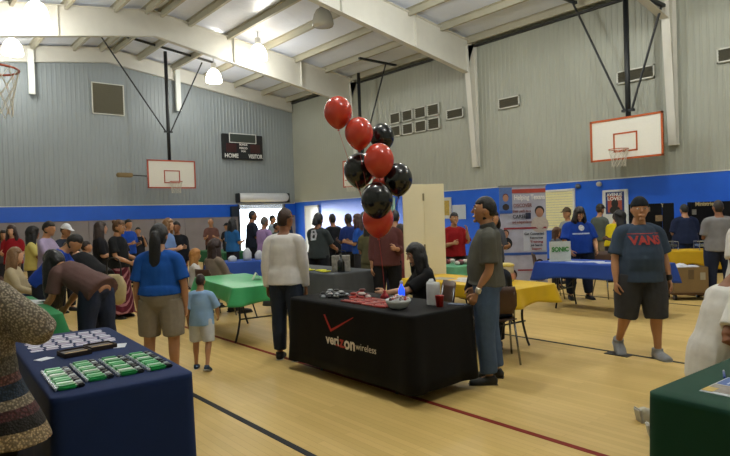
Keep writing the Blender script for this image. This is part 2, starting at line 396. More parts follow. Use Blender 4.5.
text('lettering', 'BONUS', .12, M_white, sb, (0, -.09, .1), (R(90), 0, 0), .004)
text('lettering', 'PERIOD', .12, M_white, sb, (0, -.09, -.06), (R(90), 0, 0), .004)
text('lettering', 'POSS', .1, M_white, sb, (0, -.09, -.2), (R(90), 0, 0), .004)

# ------------------------------------------------------------------ basketball hoops
M_orange = mat('#b9561f', .45, var=.05); M_redf = mat('#b24a30', .45, var=.05)
def hoop(x, y, rz, label, top, trim, arms, z=3.35, bw=1.86, side_arm=False):
    t = thing('basketball_hoop', label, 'basketball hoop', (x, y, z), rz, 'ceiling hung basketball hoops')
    H = 1.07; bm = NB(); box(bm, (0, 0, 0), (bw, .035, H), bev=.005); mk('backboard', bm, mat('#e8e6dc', .35, var=.02), t)
    bm = NB(); e = .05
    for sx in (-1, 1): box(bm, (sx*(bw/2-e/2), .01, 0), (e, .05, H))
    for sz in (-1, 1): box(bm, (0, .01, sz*(H/2-e/2)), (bw, .05, e))
    mk('board_border', bm, trim, t)
    bm = NB(); z0 = -.32
    for sx in (-1, 1): box(bm, (sx*.29, .022, z0+.22), (.04, .006, .45))
    for sz in (0, 1): box(bm, (0, .022, z0+.45*sz), (.62, .006, .04))
    mk('shooter_square', bm, trim, t)
    bm = NB(); N = 32; path(bm, [(.2286*math.cos(2*PI*k/N), .38+.2286*math.sin(2*PI*k/N), -.30) for k in range(N+1)], .01)
    box(bm, (0, .09, -.31), (.12, .16, .02)); mk('rim', bm, trim, t)
    bm = NB()
    for k in range(12):
        for d in (-1, 1):
            pp = []
            for j in range(6):
                a = 2*PI*(k+d*j*.5)/12; rr = .225-.018*j if j < 4 else .165
                pp.append((rr*math.cos(a), .38+rr*math.sin(a), -.31-.085*j))
            path(bm, pp, .004, 4)
    mk('net', bm, mat('#cfcbbd', .9), t)
    zt = top-z
    bm = NB(); rod(bm, (0, -.18, -.45), (0, -.18, zt), .065, 12); mk('mast', bm, M_iron, t, True)
    bm = NB()
    for zz in (-.3, .35):
        bm = NB()
        for sx in (-1, 1): rod(bm, (sx*.3, -.03, zz), (0, -.18, zz), .02)
        box(bm, (0, -.04, zz), (.75, .03, .06)); mk('board_bracket', bm, M_iron, t)
    bm = NB(); box(bm, (0, -.18, arms[2]-z), (.3, .12, .06)); mk('brace_collar', bm, M_iron, t)
    for dx, zz in arms[:2]:
        bm = NB(); rod(bm, (math.copysign(.09, dx), -.18, arms[2]-z), (dx, -.18, zz-z), .028); mk('brace', bm, M_iron, t)
    return t
h1 = hoop(8.57, 21.6, R(180), 'white basketball board with red border hung before the far gable wall', 8.1, M_redf, ((2.34, 8.33), (-1.47, 7.9), 5.05), z=3.42)
bm = NB(); rod(bm, (-1.95, -.18, 4.55), (1.4, -.18, 5.0), .045); mk('cross_bar', bm, M_iron, h1)
h2 = hoop(14.5, 7.0, R(90), 'large white basketball board with orange border on the right wall', 7.1, M_orange, ((-.87, 6.42), (1.48, 7.27), 4.04), z=3.33)
h3 = hoop(14.4, 17.55, R(90), 'basketball board half hidden behind the balloons', 7.2, M_redf, ((1.85, 7.25), (-1.6, 7.2), 4.04), z=3.3)
h4 = hoop(.47, 6.4, R(-90), 'basketball hoop whose rim and net enter at the left edge', 7.2, M_redf, ((1.5, 7.1), (-1.5, 7.1), 4.04), z=3.35)
for h, pos in ((h2, [(-.87, 6.45, .42), (1.48, 7.25, .5)]), (h3, [(1.85, 7.3, 1.0), (-1.6, 7.25, 1.0)])):
    for a, zz, l in pos:
        bm = NB(); box(bm, (a, .1, zz-3.33), (.09, l*2, .07)); mk('ceiling_bar', bm, M_iron, h)
bm = NB(); rod(bm, (-.87, .1, 6.45-3.33), (-.87, .1, 7.35-3.33), .02); mk('ceiling_hanger', bm, M_iron, h2)
bm = NB(); rod(bm, (.93, -.05, -.08), (1.55, -.05, -.06), .02); mk('side_rod', bm, M_iron, h1)
bm = NB(); box(bm, (1.72, -.05, -.06), (.55, .2, .16), bev=.03); mk('side_box', bm, mat('#8d7a58', .7), h1)

# ------------------------------------------------------------------ high bay lamps
def lamp(x, y, z, label, lit=True, k=.62):
    t = thing('high_bay_lamp', label, 'ceiling lamp', (x, y, z), 0, 'high bay lamps')
    zc = roof_z(x)-z
    bm = NB(); rod(bm, (0, 0, .48), (0, 0, zc+.02), .012); mk('hanger', bm, mat('#9a9a9a', .4, .6), t)
    bm = NB(); lathe(bm, [(.06, .50), (.095, .49), (.095, .30), (.075, .25)], seg=16); mk('ballast', bm, mat('#c9cac6', .4), t)
    bm = NB(); lathe(bm, [(.09, .27), (.18, .21), (.26, .08), (.305, -.10), (.315, -.20), (.295, -.25), (.15, -.285), (.02, -.295)], seg=28)
    gm = mat('#fff4e0', .3, var=0, emit=EMIT, name='lit_globe') if lit else mat('#b9b7ad', .15, var=0)
    mk('lamp_shade', bm, gm, t, True)
    if lit:
        l = light('lamp_light', 'POINT', (x, y, z-.50), LAMP_W*k, LAMP_COL, shadow_soft_size=.15)
        light('lamp_uplight', 'POINT', (x, y, z+.44), LAMP_W*.03, LAMP_COL, shadow_soft_size=.08)
    return t
lamp(3.41, 17.5, 7.33, 'lit high bay lamp nearest the top left corner of the photo')
lamp(3.54, 21.95, 7.5, 'lit high bay lamp hanging lowest at the left edge above the hoop rim')
lamp(10.29, 21.3, 7.3, 'lit high bay lamp beside the mast of the far basketball hoop')
lamp(10.22, 17.67, 7.35, 'lit high bay lamp in front of the long steel rafter')
lamp(10.10, 13.7, 7.4, 'unlit grey high bay lamp near the top middle of the photo', False)
for x, y in ((10.2, 9.2), (3.4, 9.2), (10.2, 4.6), (3.4, 4.6), (10.2, .2), (3.4, .2)):
    lamp(x, y, 7.3, 'lit high bay lamp above the picture', k=1.25)

# ------------------------------------------------------------------ people
SK = {'light': '#c99a7c', 'tan': '#b07f5c', 'brown': '#8a5a3c', 'dark': '#4e3122', 'pale': '#d8ab8e'}
def rotx(p, piv, a):
    d = p-piv; c, s = math.cos(a), math.sin(a); return piv+V((d.x, d.y*c+d.z*s, -d.y*s+d.z*c))
DOWN = ((.16, .03, -1), (.05, .18, -1)); 
STAND = ((.06, 0, -1), (.03, -.02, -1)); 
def person(label, px, D, H, face, arms=(DOWN, DOWN), legs=(STAND, STAND), bend=0, g=1.0, gx=1.0, belly=0, skin='tan', head=(0, 0), hair=('short', '#17120f'),
           top=('#444444', .62, 0), bottom=('pants', '#22304a'), shoes='#1c1c1e', hi=0, at=None, pelvis=None, cap=None, neck=1, curl=.5, flare=0, shk=1.0, hs=1.1, seed=0, topmat=None, sock=None, cat='person'):
    """one continuous body; clothes, shoes and hair are its children. face: 0 looks away from camera, 90 right, 180 to camera, -90 left"""
    s = H/1.75; HS = hs; loc = V(at) if at else floor_at(px, D)
    t = thing('person', label, cat, loc, -(YAW+R(face)))
    vox = {0: .017, 1: .010, 2: .0065}[hi]; sg = {0: 10, 1: 14, 2: 18}[hi]
    gs = math.sqrt(g)
    legs = [[V(a).normalized() for a in l[:2]]+list(l[2:]) for l in legs]
    arms = [[V(a).normalized() for a in l[:2]] for l in arms]
    TH, SH = .435*s, .42*s
    ext = max(-(l[0].z*TH+l[1].z*SH) for l in legs)
    P = (pelvis if pelvis is not None else ext+.08*s+.02*s)
    piv = V((0, 0, P)); bn = R(bend)
    def T(x, y, z): return rotx(V((x*s, y*s, P+z*s)), piv, bn)   # torso space
    W = gx
    spine = [T(0, -.01, -.075), T(0, -.005, .02), T(0, .01+belly*.3, .15), T(0, .005, .33), T(0, -.012, .455), T(0, -.018, .515)]
    srad = [(.125*g, .10*g), (.165*g*W, .118*g), (.148*g*W, .108*g+belly*.5), (.166*gs*W, .118*gs), (.135*gs*W, .086*gs), (.07*gs, .062*gs)]
    srad = [(a*s, b*s) for a, b in srad]
    side = V((1, 0, 0)); bt = T(0, 0, 1)-T(0, 0, 0); up = bt.normalized()
    neck0 = T(0, -.015, .47); nk1 = T(0, .012, .56); 
    hb = T(0, .018, .572)
    hm = Matrix.Rotation(-bn*.55-R(head[1]), 3, 'X'); hm = Matrix.Rotation(-R(head[0]), 3, 'Z') @ hm
    HC = hb + (hm @ V((0, .012*s, .095*s*HS)))
    def Hd(x, y, z): return HC + hm @ (V((x*s, y*s, z*s))*HS)
    hmt = (hm @ Matrix.Diagonal((HS, HS, HS))).to_4x4()
    def headshape(d, p):
        x, y, z = p/s
        if z < 0: k = 1-.32*(min(1, -z/.12))**1.6*(1 if y > -.02 else .8); x *= k; y = y*(1-.12*min(1, -z/.12)) + (.012*min(1, -z/.1) if y > 0 else 0)
        if y > .05: y = .05+(y-.05)*.85
        return V((x, y, z))*s
    bm = NB()
    loft(bm, spine, srad, side, sg+4)
    loft(bm, [neck0, T(0, -.005, .52), nk1+(HC-nk1)*.35], [(.07*gs*s, .066*gs*s), (.06*gs*s, .062*gs*s), (.056*s, .06*s)], side, sg)
    ellip(bm, HC, (.074*s, .095*s, .117*s), 26 if hi else 14, hmt, headshape)
    if hi or True:
        loft(bm, [Hd(0, .088, .022), Hd(0, .102, -.008), Hd(0, .108, -.022)], [.008*s, .011*s, .013*s], side, 8, 2)       # nose
        loft(bm, [Hd(-.028, .085, -.058), Hd(0, .094, -.056), Hd(.028, .085, -.058)], [.006*s, .009*s, .006*s], V((0, 0, 1)), 8, 2)   # lips
        loft(bm, [Hd(-.045, .078, .034), Hd(0, .089, .030), Hd(.045, .078, .034)], [.006*s, .008*s, .006*s], V((0, 0, 1)), 8, 2)   # brow
        for sx in (-1, 1): ellip(bm, Hd(sx*.074, -.004, -.004), (.011*s, .02*s, .03*s), 10, hmt)
        ellip(bm, Hd(0, .075, -.093), (.022*s, .018*s, .016*s), 10, hmt)
    J = {}
    for i, sx in enumerate((-1, 1)):
        sh = T(sx*.168*gs*W, -.01, .425); u_, f_ = arms[i]
        u = V((u_.x*sx, u_.y, u_.z)); f = V((f_.x*sx, f_.y, f_.z))
        el = sh+u*.285*s; wr = el+f*.255*s; J['sh', i], J['el', i], J['wr', i] = sh, el, wr
        loft(bm, [T(sx*.05, -.014, .475), T(sx*.115*gs, -.012, .45), sh+u*.02*s, sh+u*.14*s, el, el+f*.10*s, wr], [.045*gs*s, .05*gs*s, .052*gs*s, .047*gs*s, .037*gs*s, .039*gs*s, (.030*s, .023*s)], V((0, 1, 0)) if abs(f.y) < .8 else V((0, 0, 1)), sg)
        # hand
        sd = V((0, 1, 0)) if abs(f.y) < .8 else V((1, 0, 0)); a_, b_ = ring_frame(f, sd); inn = V((-sx, 0, 0)); inn = (inn-f*inn.dot(f))
        if inn.length < .2: inn = V((0, 0, -1))-f*(-f.z)
        inn.normalize(); acr = f.cross(inn).normalized()
        if acr.dot(V((0, 1, .3))) < 0: acr = -acr
        kn = wr+f*.085*s
        loft(bm, [wr, wr+f*.04*s, kn], [(.026*s, .016*s), (.038*s, .016*s), (.041*s, .014*s)], acr, sg)
        for k, (off, ln) in enumerate(((.033, .072), (.011, .08), (-.011, .074), (-.032, .058))):
            c = curl*(1+.12*k); p0 = kn-f*.012*s+acr*off*s; d0 = (f*math.cos(c*.5)+inn*math.sin(c*.5)); d1 = (f*math.cos(c*1.3)+inn*math.sin(c*1.3)); d2 = (f*math.cos(c*2)+inn*math.sin(c*2))
            p1 = p0+d0*ln*.48*s; p2 = p1+d1*ln*.32*s; p3 = p2+d2*ln*.25*s
            loft(bm, [p0, p1, p2, p3], [.0095*s, .0092*s, .0085*s, .0075*s], acr, 8, 1)
        p0 = wr+f*.03*s+acr*.028*s; loft(bm, [p0, p0+(acr*.7+f*.6+inn*.35)*.035*s, p0+(acr*.75+f*1.25+inn*.7)*.045*s, p0+(acr*.6+f*1.7+inn*1.1)*.05*s], [.013*s, .012*s, .0105*s, .009*s], inn, 8, 1)
    for i, sx in enumerate((-1, 1)):
        hp = V((sx*.088*g*W*s, 0, P-.02*s)); a_ = V((legs[i][0].x*sx, legs[i][0].y, legs[i][0].z)); b_ = V((legs[i][1].x*sx, legs[i][1].y, legs[i][1].z))
        kn = hp+a_*TH; an = kn+b_*SH; J['hp', i], J['kn', i], J['an', i] = hp, kn, an
        loft(bm, [hp, hp+a_*TH*.35, kn, kn+b_*SH*.3+V((0, -.012*s, 0)), kn+b_*SH*.7, an], [(.085*g*s, .09*g*s), (.082*g*s, .085*g*s), .055*gs*s, (.052*gs*s, .056*gs*s), .037*gs*s, .034*s], side, sg)
        fp = legs[i][2] if len(legs[i]) > 2 else 0       # foot pitch, degrees toes down
        fo = legs[i][3] if len(legs[i]) > 3 else 8
        fm = Matrix.Rotation(-sx*R(fo), 3, 'Z') @ Matrix.Rotation(-R(fp), 3, 'X'); J['fm', i] = fm
        loft(bm, [an+fm @ V((0, -.035*s, -.045*s)), an+fm @ V((0, .04*s, -.035*s)), an+fm @ V((0, .12*s, -.055*s)), an+fm @ V((0, .17*s, -.062*s))], [(.033*s, .03*s), (.037*s, .035*s), (.042*s, .022*s), (.034*s, .016*s)], side, 10)
    body = remeshed('body', bm, vox, mat(SK.get(skin, skin), .55, var=.05, scale=12), t, 2 if hi else 1)
    # ---- top
    col, slv, length = top[0], top[1], top[2]; tm = topmat or mat(col, .85, var=.07, scale=14, bump=.15)
    bm = NB(); e = .022*s; L = length
    zb = -.03-L
    pts = [(T(0, 0, zb) if L < .12 else V((0, 0, P+zb*s))), T(0, 0, max(.03, zb+.03)), spine[2], spine[3], spine[4], T(0, -.017, .505)]
    rr = [(srad[1][0]+e*1.9+max(0, L-.1)*(.25+flare)*s, srad[1][1]+e*1.9+max(0, L-.1)*.2*s), (srad[1][0]+e*1.5, srad[1][1]+e*1.5), (srad[2][0]+e*1.7, srad[2][1]+e*1.5), (srad[3][0]+e, srad[3][1]+e), (srad[4][0]+e*.9, srad[4][1]+e), (.082*gs*s, .074*gs*s)]
    loft(bm, pts, rr, side, sg+6, 3, False)
    for i, sx in enumerate((-1, 1)):
        sh, el, wr = J['sh', i], J['el', i], J['wr', i]; q = T(sx*.05, -.014, .47); q2 = T(sx*.115*gs, -.012, .447); sh = sh+(el-sh)*.06
        if slv <= 0: continue
        if slv < 1: end = sh+(el-sh)*slv; loft(bm, [q, q2, sh, sh+(el-sh)*slv*.5, end], [.055*gs*s, .063*gs*s, (.068*gs*s), .07*gs*s, .076*gs*s], V((0, 1, 0)), sg, 3, False)
        else:
            f = (wr-el); loft(bm, [q, q2, sh, sh+(el-sh)*.5, el, el+f*.5, el+f*(slv-1)], [.055*gs*s, .063*gs*s, .068*gs*s, .066*gs*s, .06*gs*s, .056*gs*s, .046*s], V((0, 1, 0)), sg, 3, False)
    shirt = remeshed('shirt', bm, vox*1.3, tm, t, 3, .007 if hi else .004, 7, seed)
    # ---- bottom
    kind, bc = bottom[0], bottom[1]; bmx = mat(bc, .88, var=.09, scale=18, bump=.15)
    if kind in ('pants', 'shorts'):
        bm = NB(); ll = bottom[2] if len(bottom) > 2 else (1.92 if kind == 'pants' else 1.05)
        loft(bm, [V((0, -.005*s, P-.07*s)), T(0, -.005, .02), T(0, 0, .09)], [(srad[0][0]+e*1.2, srad[0][1]+e), (srad[1][0]+e*.8, srad[1][1]+e*.8), (srad[2][0]+e, srad[2][1]+e*.4)], side, sg+4)
        for i in (0, 1):
            hp, kn, an = J['hp', i], J['kn', i], J['an', i]; fl = .022 if kind == 'shorts' else .012
            if ll <= 1.15:
                k2 = kn+(an-kn)*(ll-1.0) if ll > 1 else hp+(kn-hp)*ll
                loft(bm, [hp, hp+(kn-hp)*.4, k2], [.108*g*s, .108*g*s, (.102*gs*s, .105*gs*s)], side, sg, 3, False)
            else:
                loft(bm, [hp, hp+(kn-hp)*.4, kn, kn+(an-kn)*.5, kn+(an-kn)*(ll-1)], [.108*g*s, .102*g*s, .085*gs*s, .078*gs*s, (.068*s, .078*s)], side, sg, 3, False)
        remeshed('trousers' if kind == 'pants' else 'shorts', bm, vox*1.3, bmx, t, 3, .007 if hi else .004, 9, seed+3)
    else:
        ll = bottom[2] if len(bottom) > 2 else .8
        bm = NB(); kz = P-ll*s
        loft(bm, [T(0, 0, .08), V((0, 0, P)), V((0, .01, (P+kz)/2)), V((0, .01, kz))], [(srad[2][0]+e, srad[2][1]+e), (srad[1][0]+e*1.2, srad[1][1]+e*1.2), (.21*g*s, .17*g*s), (.25*g*s, .21*g*s)], side, sg+6, 3, False)
        remeshed('skirt', bm, vox*1.3, bmx, t, 2, .01, 9, seed+3)
    # ---- shoes
    for i, sx in enumerate((-1, 1)):
        an, fm = J['an', i], J['fm', i]
        bm = NB()
        loft(bm, [an+fm @ V((0, -.052*s, -.05*s)), an+fm @ V((0, 0, -.045*s)), an+fm @ V((0, .09*s, -.058*s)), an+fm @ V((0, .175*s, -.066*s))], [(.042*s*shk, .040*s*shk), (.05*s*shk, .050*s*shk), (.056*s*shk, .044*s*shk), (.046*s*shk, .030*s*shk)], side, 12)
        loft(bm, [an+fm @ V((0, -.01*s, -.04*s)), an+fm @ V((0, -.008*s, (.005+(shk-1)*.1)*s))], [.05*s*shk, .048*s*shk], side, 12, 1, False)
        sh = remeshed('shoe', bm, max(vox, .009), mat(shoes, .6, var=.08, scale=30), t, 1)
        if hi:
            bm = NB(); c = an+fm @ V((0, .062*s, -.086*s)); box(bm, c, (.098*s, .285*s, .022*s), fm, bev=.009*s)
            mk('sole', bm, mat('#b9b9b4' if hi == 2 and shoes not in ('#15130f',) else '#1a1816', .6), sh)
    # ---- hair
    if hair:
        hk, hc = hair[0], hair[1]; hmat = mat(hc, .55 if hk != 'long' else .4, var=.18, scale=60, bump=.3)
        bm = NB()
        def cut(d, p):
            x, y, z = p/s
            hl = .052 if hk != 'bald' else .2
            if hk in ('short', 'cap'): low = -.05
            else: low = -.085
            face_ = y > .015 and z < hl + max(0, (.05-y))*.5
            if face_: return V((x*.86, y*.78, z*.9))*s
            if y > -.045 and abs(x) > .05 and z < .0: return V((x*.84, y*.8, z))*s
            if z < low: return V((x*.8, y*.85, z*.9))*s
            return V((x, y, z))*s
        k = {'short': (.081, .102, .124), 'buzz': (.077, .099, .121), 'long': (.093, .11, .13), 'curly': (.115, .125, .145), 'pony': (.088, .108, .128), 'bun': (.084, .106, .127), 'cap': (.08, .101, .118)}[hk]
        ellip(bm, HC+hm @ V((0, -.006*s, .006*s)), (k[0]*s, k[1]*s, k[2]*s), 26, hmt, cut)
        if hk in ('long', 'curly'):
            ln = hair[2] if len(hair) > 2 else .3
            dwn = V((0, 0, -1)) if bend > 30 else -up
            b0 = Hd(0, -.045, .03)
            if bend > 30: b0 = Hd(0, -.01, .03)
            bk = V((0, -.03*s, 0)) if bend < 30 else V((0, 0, 0))
            loft(bm, [b0, b0+dwn*.1*s+bk*.5, b0+dwn*(.12+ln*.6)*s+bk, b0+dwn*(.12+ln)*s+bk], [(.08*s, .06*s), (.115*s, .07*s), (.135*s, .06*s), (.10*s, .035*s)], side, 16)
            for sx in (-1, 1):
                c0 = Hd(sx*.072, .0, .03); loft(bm, [c0, c0+dwn*.1*s+hm @ V((sx*.012*s, 0, 0)), c0+dwn*(.1+ln*.5)*s+hm @ V((sx*.02*s, .0, 0)), c0+dwn*(.1+ln*.85)*s], [(.022*s, .045*s), (.03*s, .055*s), (.035*s, .05*s), (.02*s, .03*s)], side, 12)
        if hk == 'pony':
            ln = hair[2] if len(hair) > 2 else .35; b0 = Hd(0, -.085, .02)
            loft(bm, [Hd(0, -.05, .03), b0+V((0, -.03*s, -.01*s)), b0-up*.1*s+V((0, -.04*s, 0)), b0-up*ln*.7*s+V((0, -.045*s, 0)), b0-up*ln*s+V((0, -.04*s, 0))], [.04*s, .046*s, (.062*s, .045*s), (.066*s, .04*s), (.035*s, .025*s)], side, 12)
        if hk == 'bun': ellip(bm, Hd(0, -.09, .085), (.045*s, .042*s, .04*s), 12)
        remeshed('hair', bm, max(.008, vox*.8), hmat, t, 2, .006 if hk in ('curly', 'long') else .002, 22, seed)
    if cap:
        cc, back = cap; bm = NB()
        def cc_(d, p):
            x, y, z = p/s
            if z < .028: return V((x*.97, y*.97, .028))*s
            return V((x, y, z))*s
        ellip(bm, HC+hm @ V((0, -.004*s, .006*s)), (.09*s, .109*s, .132*s), 24, hmt, cc_)
        sg_ = -1 if back else 1
        loft(bm, [Hd(0, sg_*.06, .040), Hd(0, sg_*.12, .038), Hd(0, sg_*.165, .026)], [(.07*s, .012*s), (.066*s, .009*s), (.05*s, .007*s)], hm @ V((1, 0, 0)), 14)
        remeshed('cap', bm, max(.006, vox*.7), mat(cc, .8, var=.06), t, 1)
    if hi:
        for sx in (-1, 1):
            bm = NB(); ellip(bm, Hd(sx*.031, .079, .012), (.0135*s, .009*s, .0085*s), 10, hmt); e_ = mk('eye', bm, mat('#d8d2c8', .2, var=0), t, True)
            bm = NB(); ellip(bm, Hd(sx*.031, .0865, .012), (.006*s, .004*s, .006*s), 8, hmt); mk('iris', bm, mat('#21140c', .2, var=0), e_, True)
            if hair:
                bm = NB(); loft(bm, [Hd(sx*.012, .092, .036), Hd(sx*.032, .091, .042), Hd(sx*.052, .077, .037)], [(.0045*s, .003*s)]*3, V((0, 0, 1)), 6, 2); mk('eyebrow', bm, mat(hair[1] if hair[1] not in ('#b9b4ad',) else '#3a3028', .8), t)
    t['_j'] = 0; del t['_j']
    INFO = dict(root=t, shirt=shirt, s=s, P=P, J=J, T=T, Hd=Hd, HC=HC, up=up, body=body)
    return INFO
def decal(I, name, s_, width, m, zc, yside=1, xoff=0, parent=None, squeeze=1, bold=.0, mesh=None, curve=0):
    """printed lettering laid onto the shirt surface (front: yside=1)"""
    me = mesh or text_mesh(s_, .1, .0, bold, squeeze); xs = [v.co.x for v in me.vertices]; k = width/(max(xs)-min(xs))
    sh = I['shirt']; bvh = BVHTree.FromPolygons([v.co for v in sh.data.vertices], [p.vertices[:] for p in sh.data.polygons])
    bm = NB(); bm.from_mesh(me); bmesh.ops.subdivide_edges(bm, edges=[e for e in bm.edges if e.calc_length()*k > .02], cuts=2)
    bmesh.ops.triangulate(bm, faces=bm.faces)
    for v in bm.verts:
        x = v.co.x*k*(-yside)+xoff; z = v.co.y*k+zc
        h = bvh.ray_cast(V((x, yside*.8, z)), V((0, -yside, 0)))
        y = h[0].y if h[0] else 0
        v.co = V((x, y+yside*.009, z))
    o = mk(name, bm, m, sh); return o

# ------------------------------------------------------------------ tables and cloths
def ftable(name, label, x, y, rz, L=1.83, W=.76, H=.73, top='#cfcdc6', group=None, style=0):
    t = thing(name, label, 'table', (x, y, 0), rz, group)
    bm = NB(); box(bm, (0, 0, H-.02), (W-.02, L-.02, .04), bev=.012); mk('tabletop', bm, mat(top, .5), t)
    lm = mat('#23242a', .4, .3)
    for sy in (-1, 1):
        yy = sy*(L/2-.3)
        bm = NB(); rod(bm, (-W/2+.12, yy, H-.04), (W/2-.12, yy, H-.04), .012); rod(bm, (-.22, yy, .30), (.22, yy, .30), .01); rod(bm, (0, yy, .30), (0, yy-sy*.35, H-.05), .009); mk('crossbar', bm, lm, t)
        for sx in (-1, 1):
            bm = NB()
            if style: path(bm, [(sx*(W/2-.16), yy, H-.04), (sx*(W/2-.17), yy, .5), (sx*.17, yy, .33), (sx*(W/2-.12), yy, .12), (sx*(W/2-.07), yy, .01)], .014, 8, 3)
            else: path(bm, [(sx*(W/2-.12), yy, H-.04), (sx*(W/2-.15), yy, .3), (sx*(W/2-.08), yy, .01)], .014, 8, 2)
            mk('leg', bm, lm, t, True)
    return t
def cloth(label, x, y, rz, L, W, H, drop, col, flare=.05, wav=.02, corner=0.0, group=None, name='tablecloth', rough=.75, nf=9, seed=0, cflare=.06, sheen=0):
    """cloth laid over a table: flat top, rounded edge, draped sides with folds"""
    rnd = random.Random(seed); N = 200; hw, hl = W/2+.006, L/2+.006; rr = .04
    pr_ = []
    segs = [((hw, -hl+rr), (hw, hl-rr)), None, ((hw-rr, hl), (-hw+rr, hl)), None, ((-hw, hl-rr), (-hw, -hl+rr)), None, ((-hw+rr, -hl), (hw-rr, -hl)), None]
    cen = [(hw-rr, hl-rr, 0), (-hw+rr, hl-rr, 90), (-hw+rr, -hl+rr, 180), (hw-rr, -hl+rr, 270)]
    ci = 0
    for s_ in segs:
        if s_:
            a, b = s_; ln = math.hypot(b[0]-a[0], b[1]-a[1]); n = max(4, int(ln/.035)); nx = (b[1]-a[1])/ln; ny = -(b[0]-a[0])/ln
            for k in range(n): q = k/n; pr_.append((a[0]+(b[0]-a[0])*q, a[1]+(b[1]-a[1])*q, nx, ny, min(q, 1-q)*ln))
        else:
            cx, cy, a0 = cen[ci]; ci += 1
            for k in range(5): a = R(a0+90*k/5); pr_.append((cx+rr*math.cos(a), cy+rr*math.sin(a), math.cos(a), math.sin(a), 0.0))
    bm = NB(); n = len(pr_); S = 0; arc = []
    for i in range(n): arc.append(S); S += math.hypot(pr_[(i+1) % n][0]-pr_[i][0], pr_[(i+1) % n][1]-pr_[i][1])
    rings = []
    for j, t in enumerate([0, 0, .01, .04, .12, .25, .4, .55, .7, .85, 1.0]):
        ring = []
        for i, (px_, py_, nx, ny, ce) in enumerate(pr_):
            cw = math.exp(-(ce/.09)**2); dr = drop*(1+corner*math.exp(-(ce/.28)**2)); u = arc[i]/S
            if j == 0: o, z = -.012, .0
            elif j == 1: o, z = 0, -.004
            else:
                wv = noise.noise(V((arc[i]*nf*.45+seed*7, t*.8, seed)))*1.6+.5*noise.noise(V((arc[i]*nf*1.3, t, seed+5)))
                o = .008+flare*t+wav*(wv+.7)*(t**.8)+cflare*cw*t; z = -dr*t
            ring.append(bm.verts.new((px_+nx*o, py_+ny*o, z)))
        rings.append(ring)
    for A, B in zip(rings, rings[1:]):
        for k in range(n): bm.faces.new((A[k], B[k], B[(k+1) % n], A[(k+1) % n]))
    bm.faces.new(rings[0])
    bmesh.ops.recalc_face_normals(bm, faces=bm.faces)
    o = mk(name, bm, mat(col, rough, var=.05, scale=8, bump=.05), None, True, (x, y, H+.006), rz)
    md = o.modifiers.new('thick', 'SOLIDIFY'); md.thickness = .003; md.offset = 1
    return tag(o, label, 'tablecloth', group)
def fan_top(): pass
# front-left navy table
ftable('folding_table', 'folding table under the navy cloth in the left foreground', .98, 3.97, R(-3), L=1.84, W=.64)
cloth('navy blue cloth hanging to the floor on the left foreground table', .98, 3.97, R(-3), 1.86, .66, .735, .70, '#0f2450', .0, .010, cflare=.0, seed=1)
# black logo table
ftable('folding_table', 'folding table hidden under the black logo cloth', 3.63, 4.25, 0, L=1.72, W=.66)
vc = cloth('black floor length cloth with red and white logo on the centre table', 3.63, 4.25, 0, 1.79, .74, .735, .64, '#0b0b0d', .006, .012, cflare=.03, seed=2, rough=.8)
# green table in the middle left
ftable('folding_table', 'folding table with dark legs under the bright green cloth', 3.80, 7.28, R(-9), style=0)
cloth('bright green short cloth on the table left of the white shirt man', 3.80, 7.28, R(-9), 1.83, .76, .735, .18, '#3fa868', .015, .008, corner=.25, seed=3, rough=.35)
# grey cloth table
ftable('folding_table', 'folding table under the dark grey cloth behind the centre table', 5.42, 7.68, 0)
cloth('dark grey cloth on the table right of the white shirt man', 5.42, 7.68, 0, 1.83, .8, .735, .62, '#4b4e52', .04, .03, seed=4)
# yellow table
ftable('folding_table', 'folding table with splayed black legs under the yellow cloth', 5.47, 4.55, R(-4), L=1.78, W=.70, style=1)
cloth('bright yellow plastic cloth on the table behind the polo man', 5.47, 4.55, R(-4), 1.80, .72, .735, .15, '#dcb416', .015, .008, corner=.35, seed=5, rough=.4)
# blue table on the right
ftable('folding_table', 'folding table under the royal blue cloth by the banner', 8.45, 4.5, R(0))
cloth('royal blue cloth on the table in front of the blue T-shirt man', 8.45, 4.5, 0, 1.83, .76, .735, .22, '#2a4aa0', .02, .01, corner=.3, seed=6)
# far blue table
ftable('folding_table', 'folding table under the mid blue cloth behind the green one', 5.95, 10.75, R(80))
cloth('mid blue cloth on the table behind the green table', 5.95, 10.75, R(80), 1.83, .76, .735, .35, '#2f4f9e', .02, .01, corner=.2, seed=7)
# far green table
ftable('folding_table', 'long folding table under a dark green cloth near the far wall', 7.3, 15.0, R(-4), L=2.3)
cloth('dark green cloth on the long table near the far grey wall', 7.3, 15.0, R(-4), 2.3, .76, .735, .3, '#27603f', .02, .01, seed=8)
# left green table
ftable('folding_table', 'folding table under the green cloth that the long haired woman leans over', .93, 6.95, R(-2))
cloth('green cloth on the table behind the navy table', .93, 6.95, R(-2), 1.83, .76, .735, .3, '#2d7a4a', .02, .012, seed=9)
# right foreground dark green
ftable('folding_table', 'folding table under the dark green cloth in the right foreground', 3.47, .73, R(87), L=1.80, W=.72)
cloth('dark green cloth reaching the floor in the right foreground', 3.47, .73, R(87), 1.83, .76, .735, .7, '#0f3b2b', .0, .014, cflare=.0, seed=10)
# distant snack table
ftable('folding_table', 'folding table with a dark cloth in front of the far bright door', 8.2, 11.2, R(60), L=1.8)
cloth('dark navy cloth on the food table behind the grey table', 8.2, 11.2, R(60), 1.8, .76, .735, .6, '#1c2236', .02, .015, seed=11)
# red flyer table behind partition
ftable('folding_table', 'folding table with a pale green cloth in front of the red shirt woman', 7.1, 6.6, R(0), L=1.3, W=.7)
cloth('pale green cloth on the table between partition and red shirt woman', 7.1, 6.6, 0, 1.3, .7, .735, .3, '#5f9c78', .02, .01, seed=12)
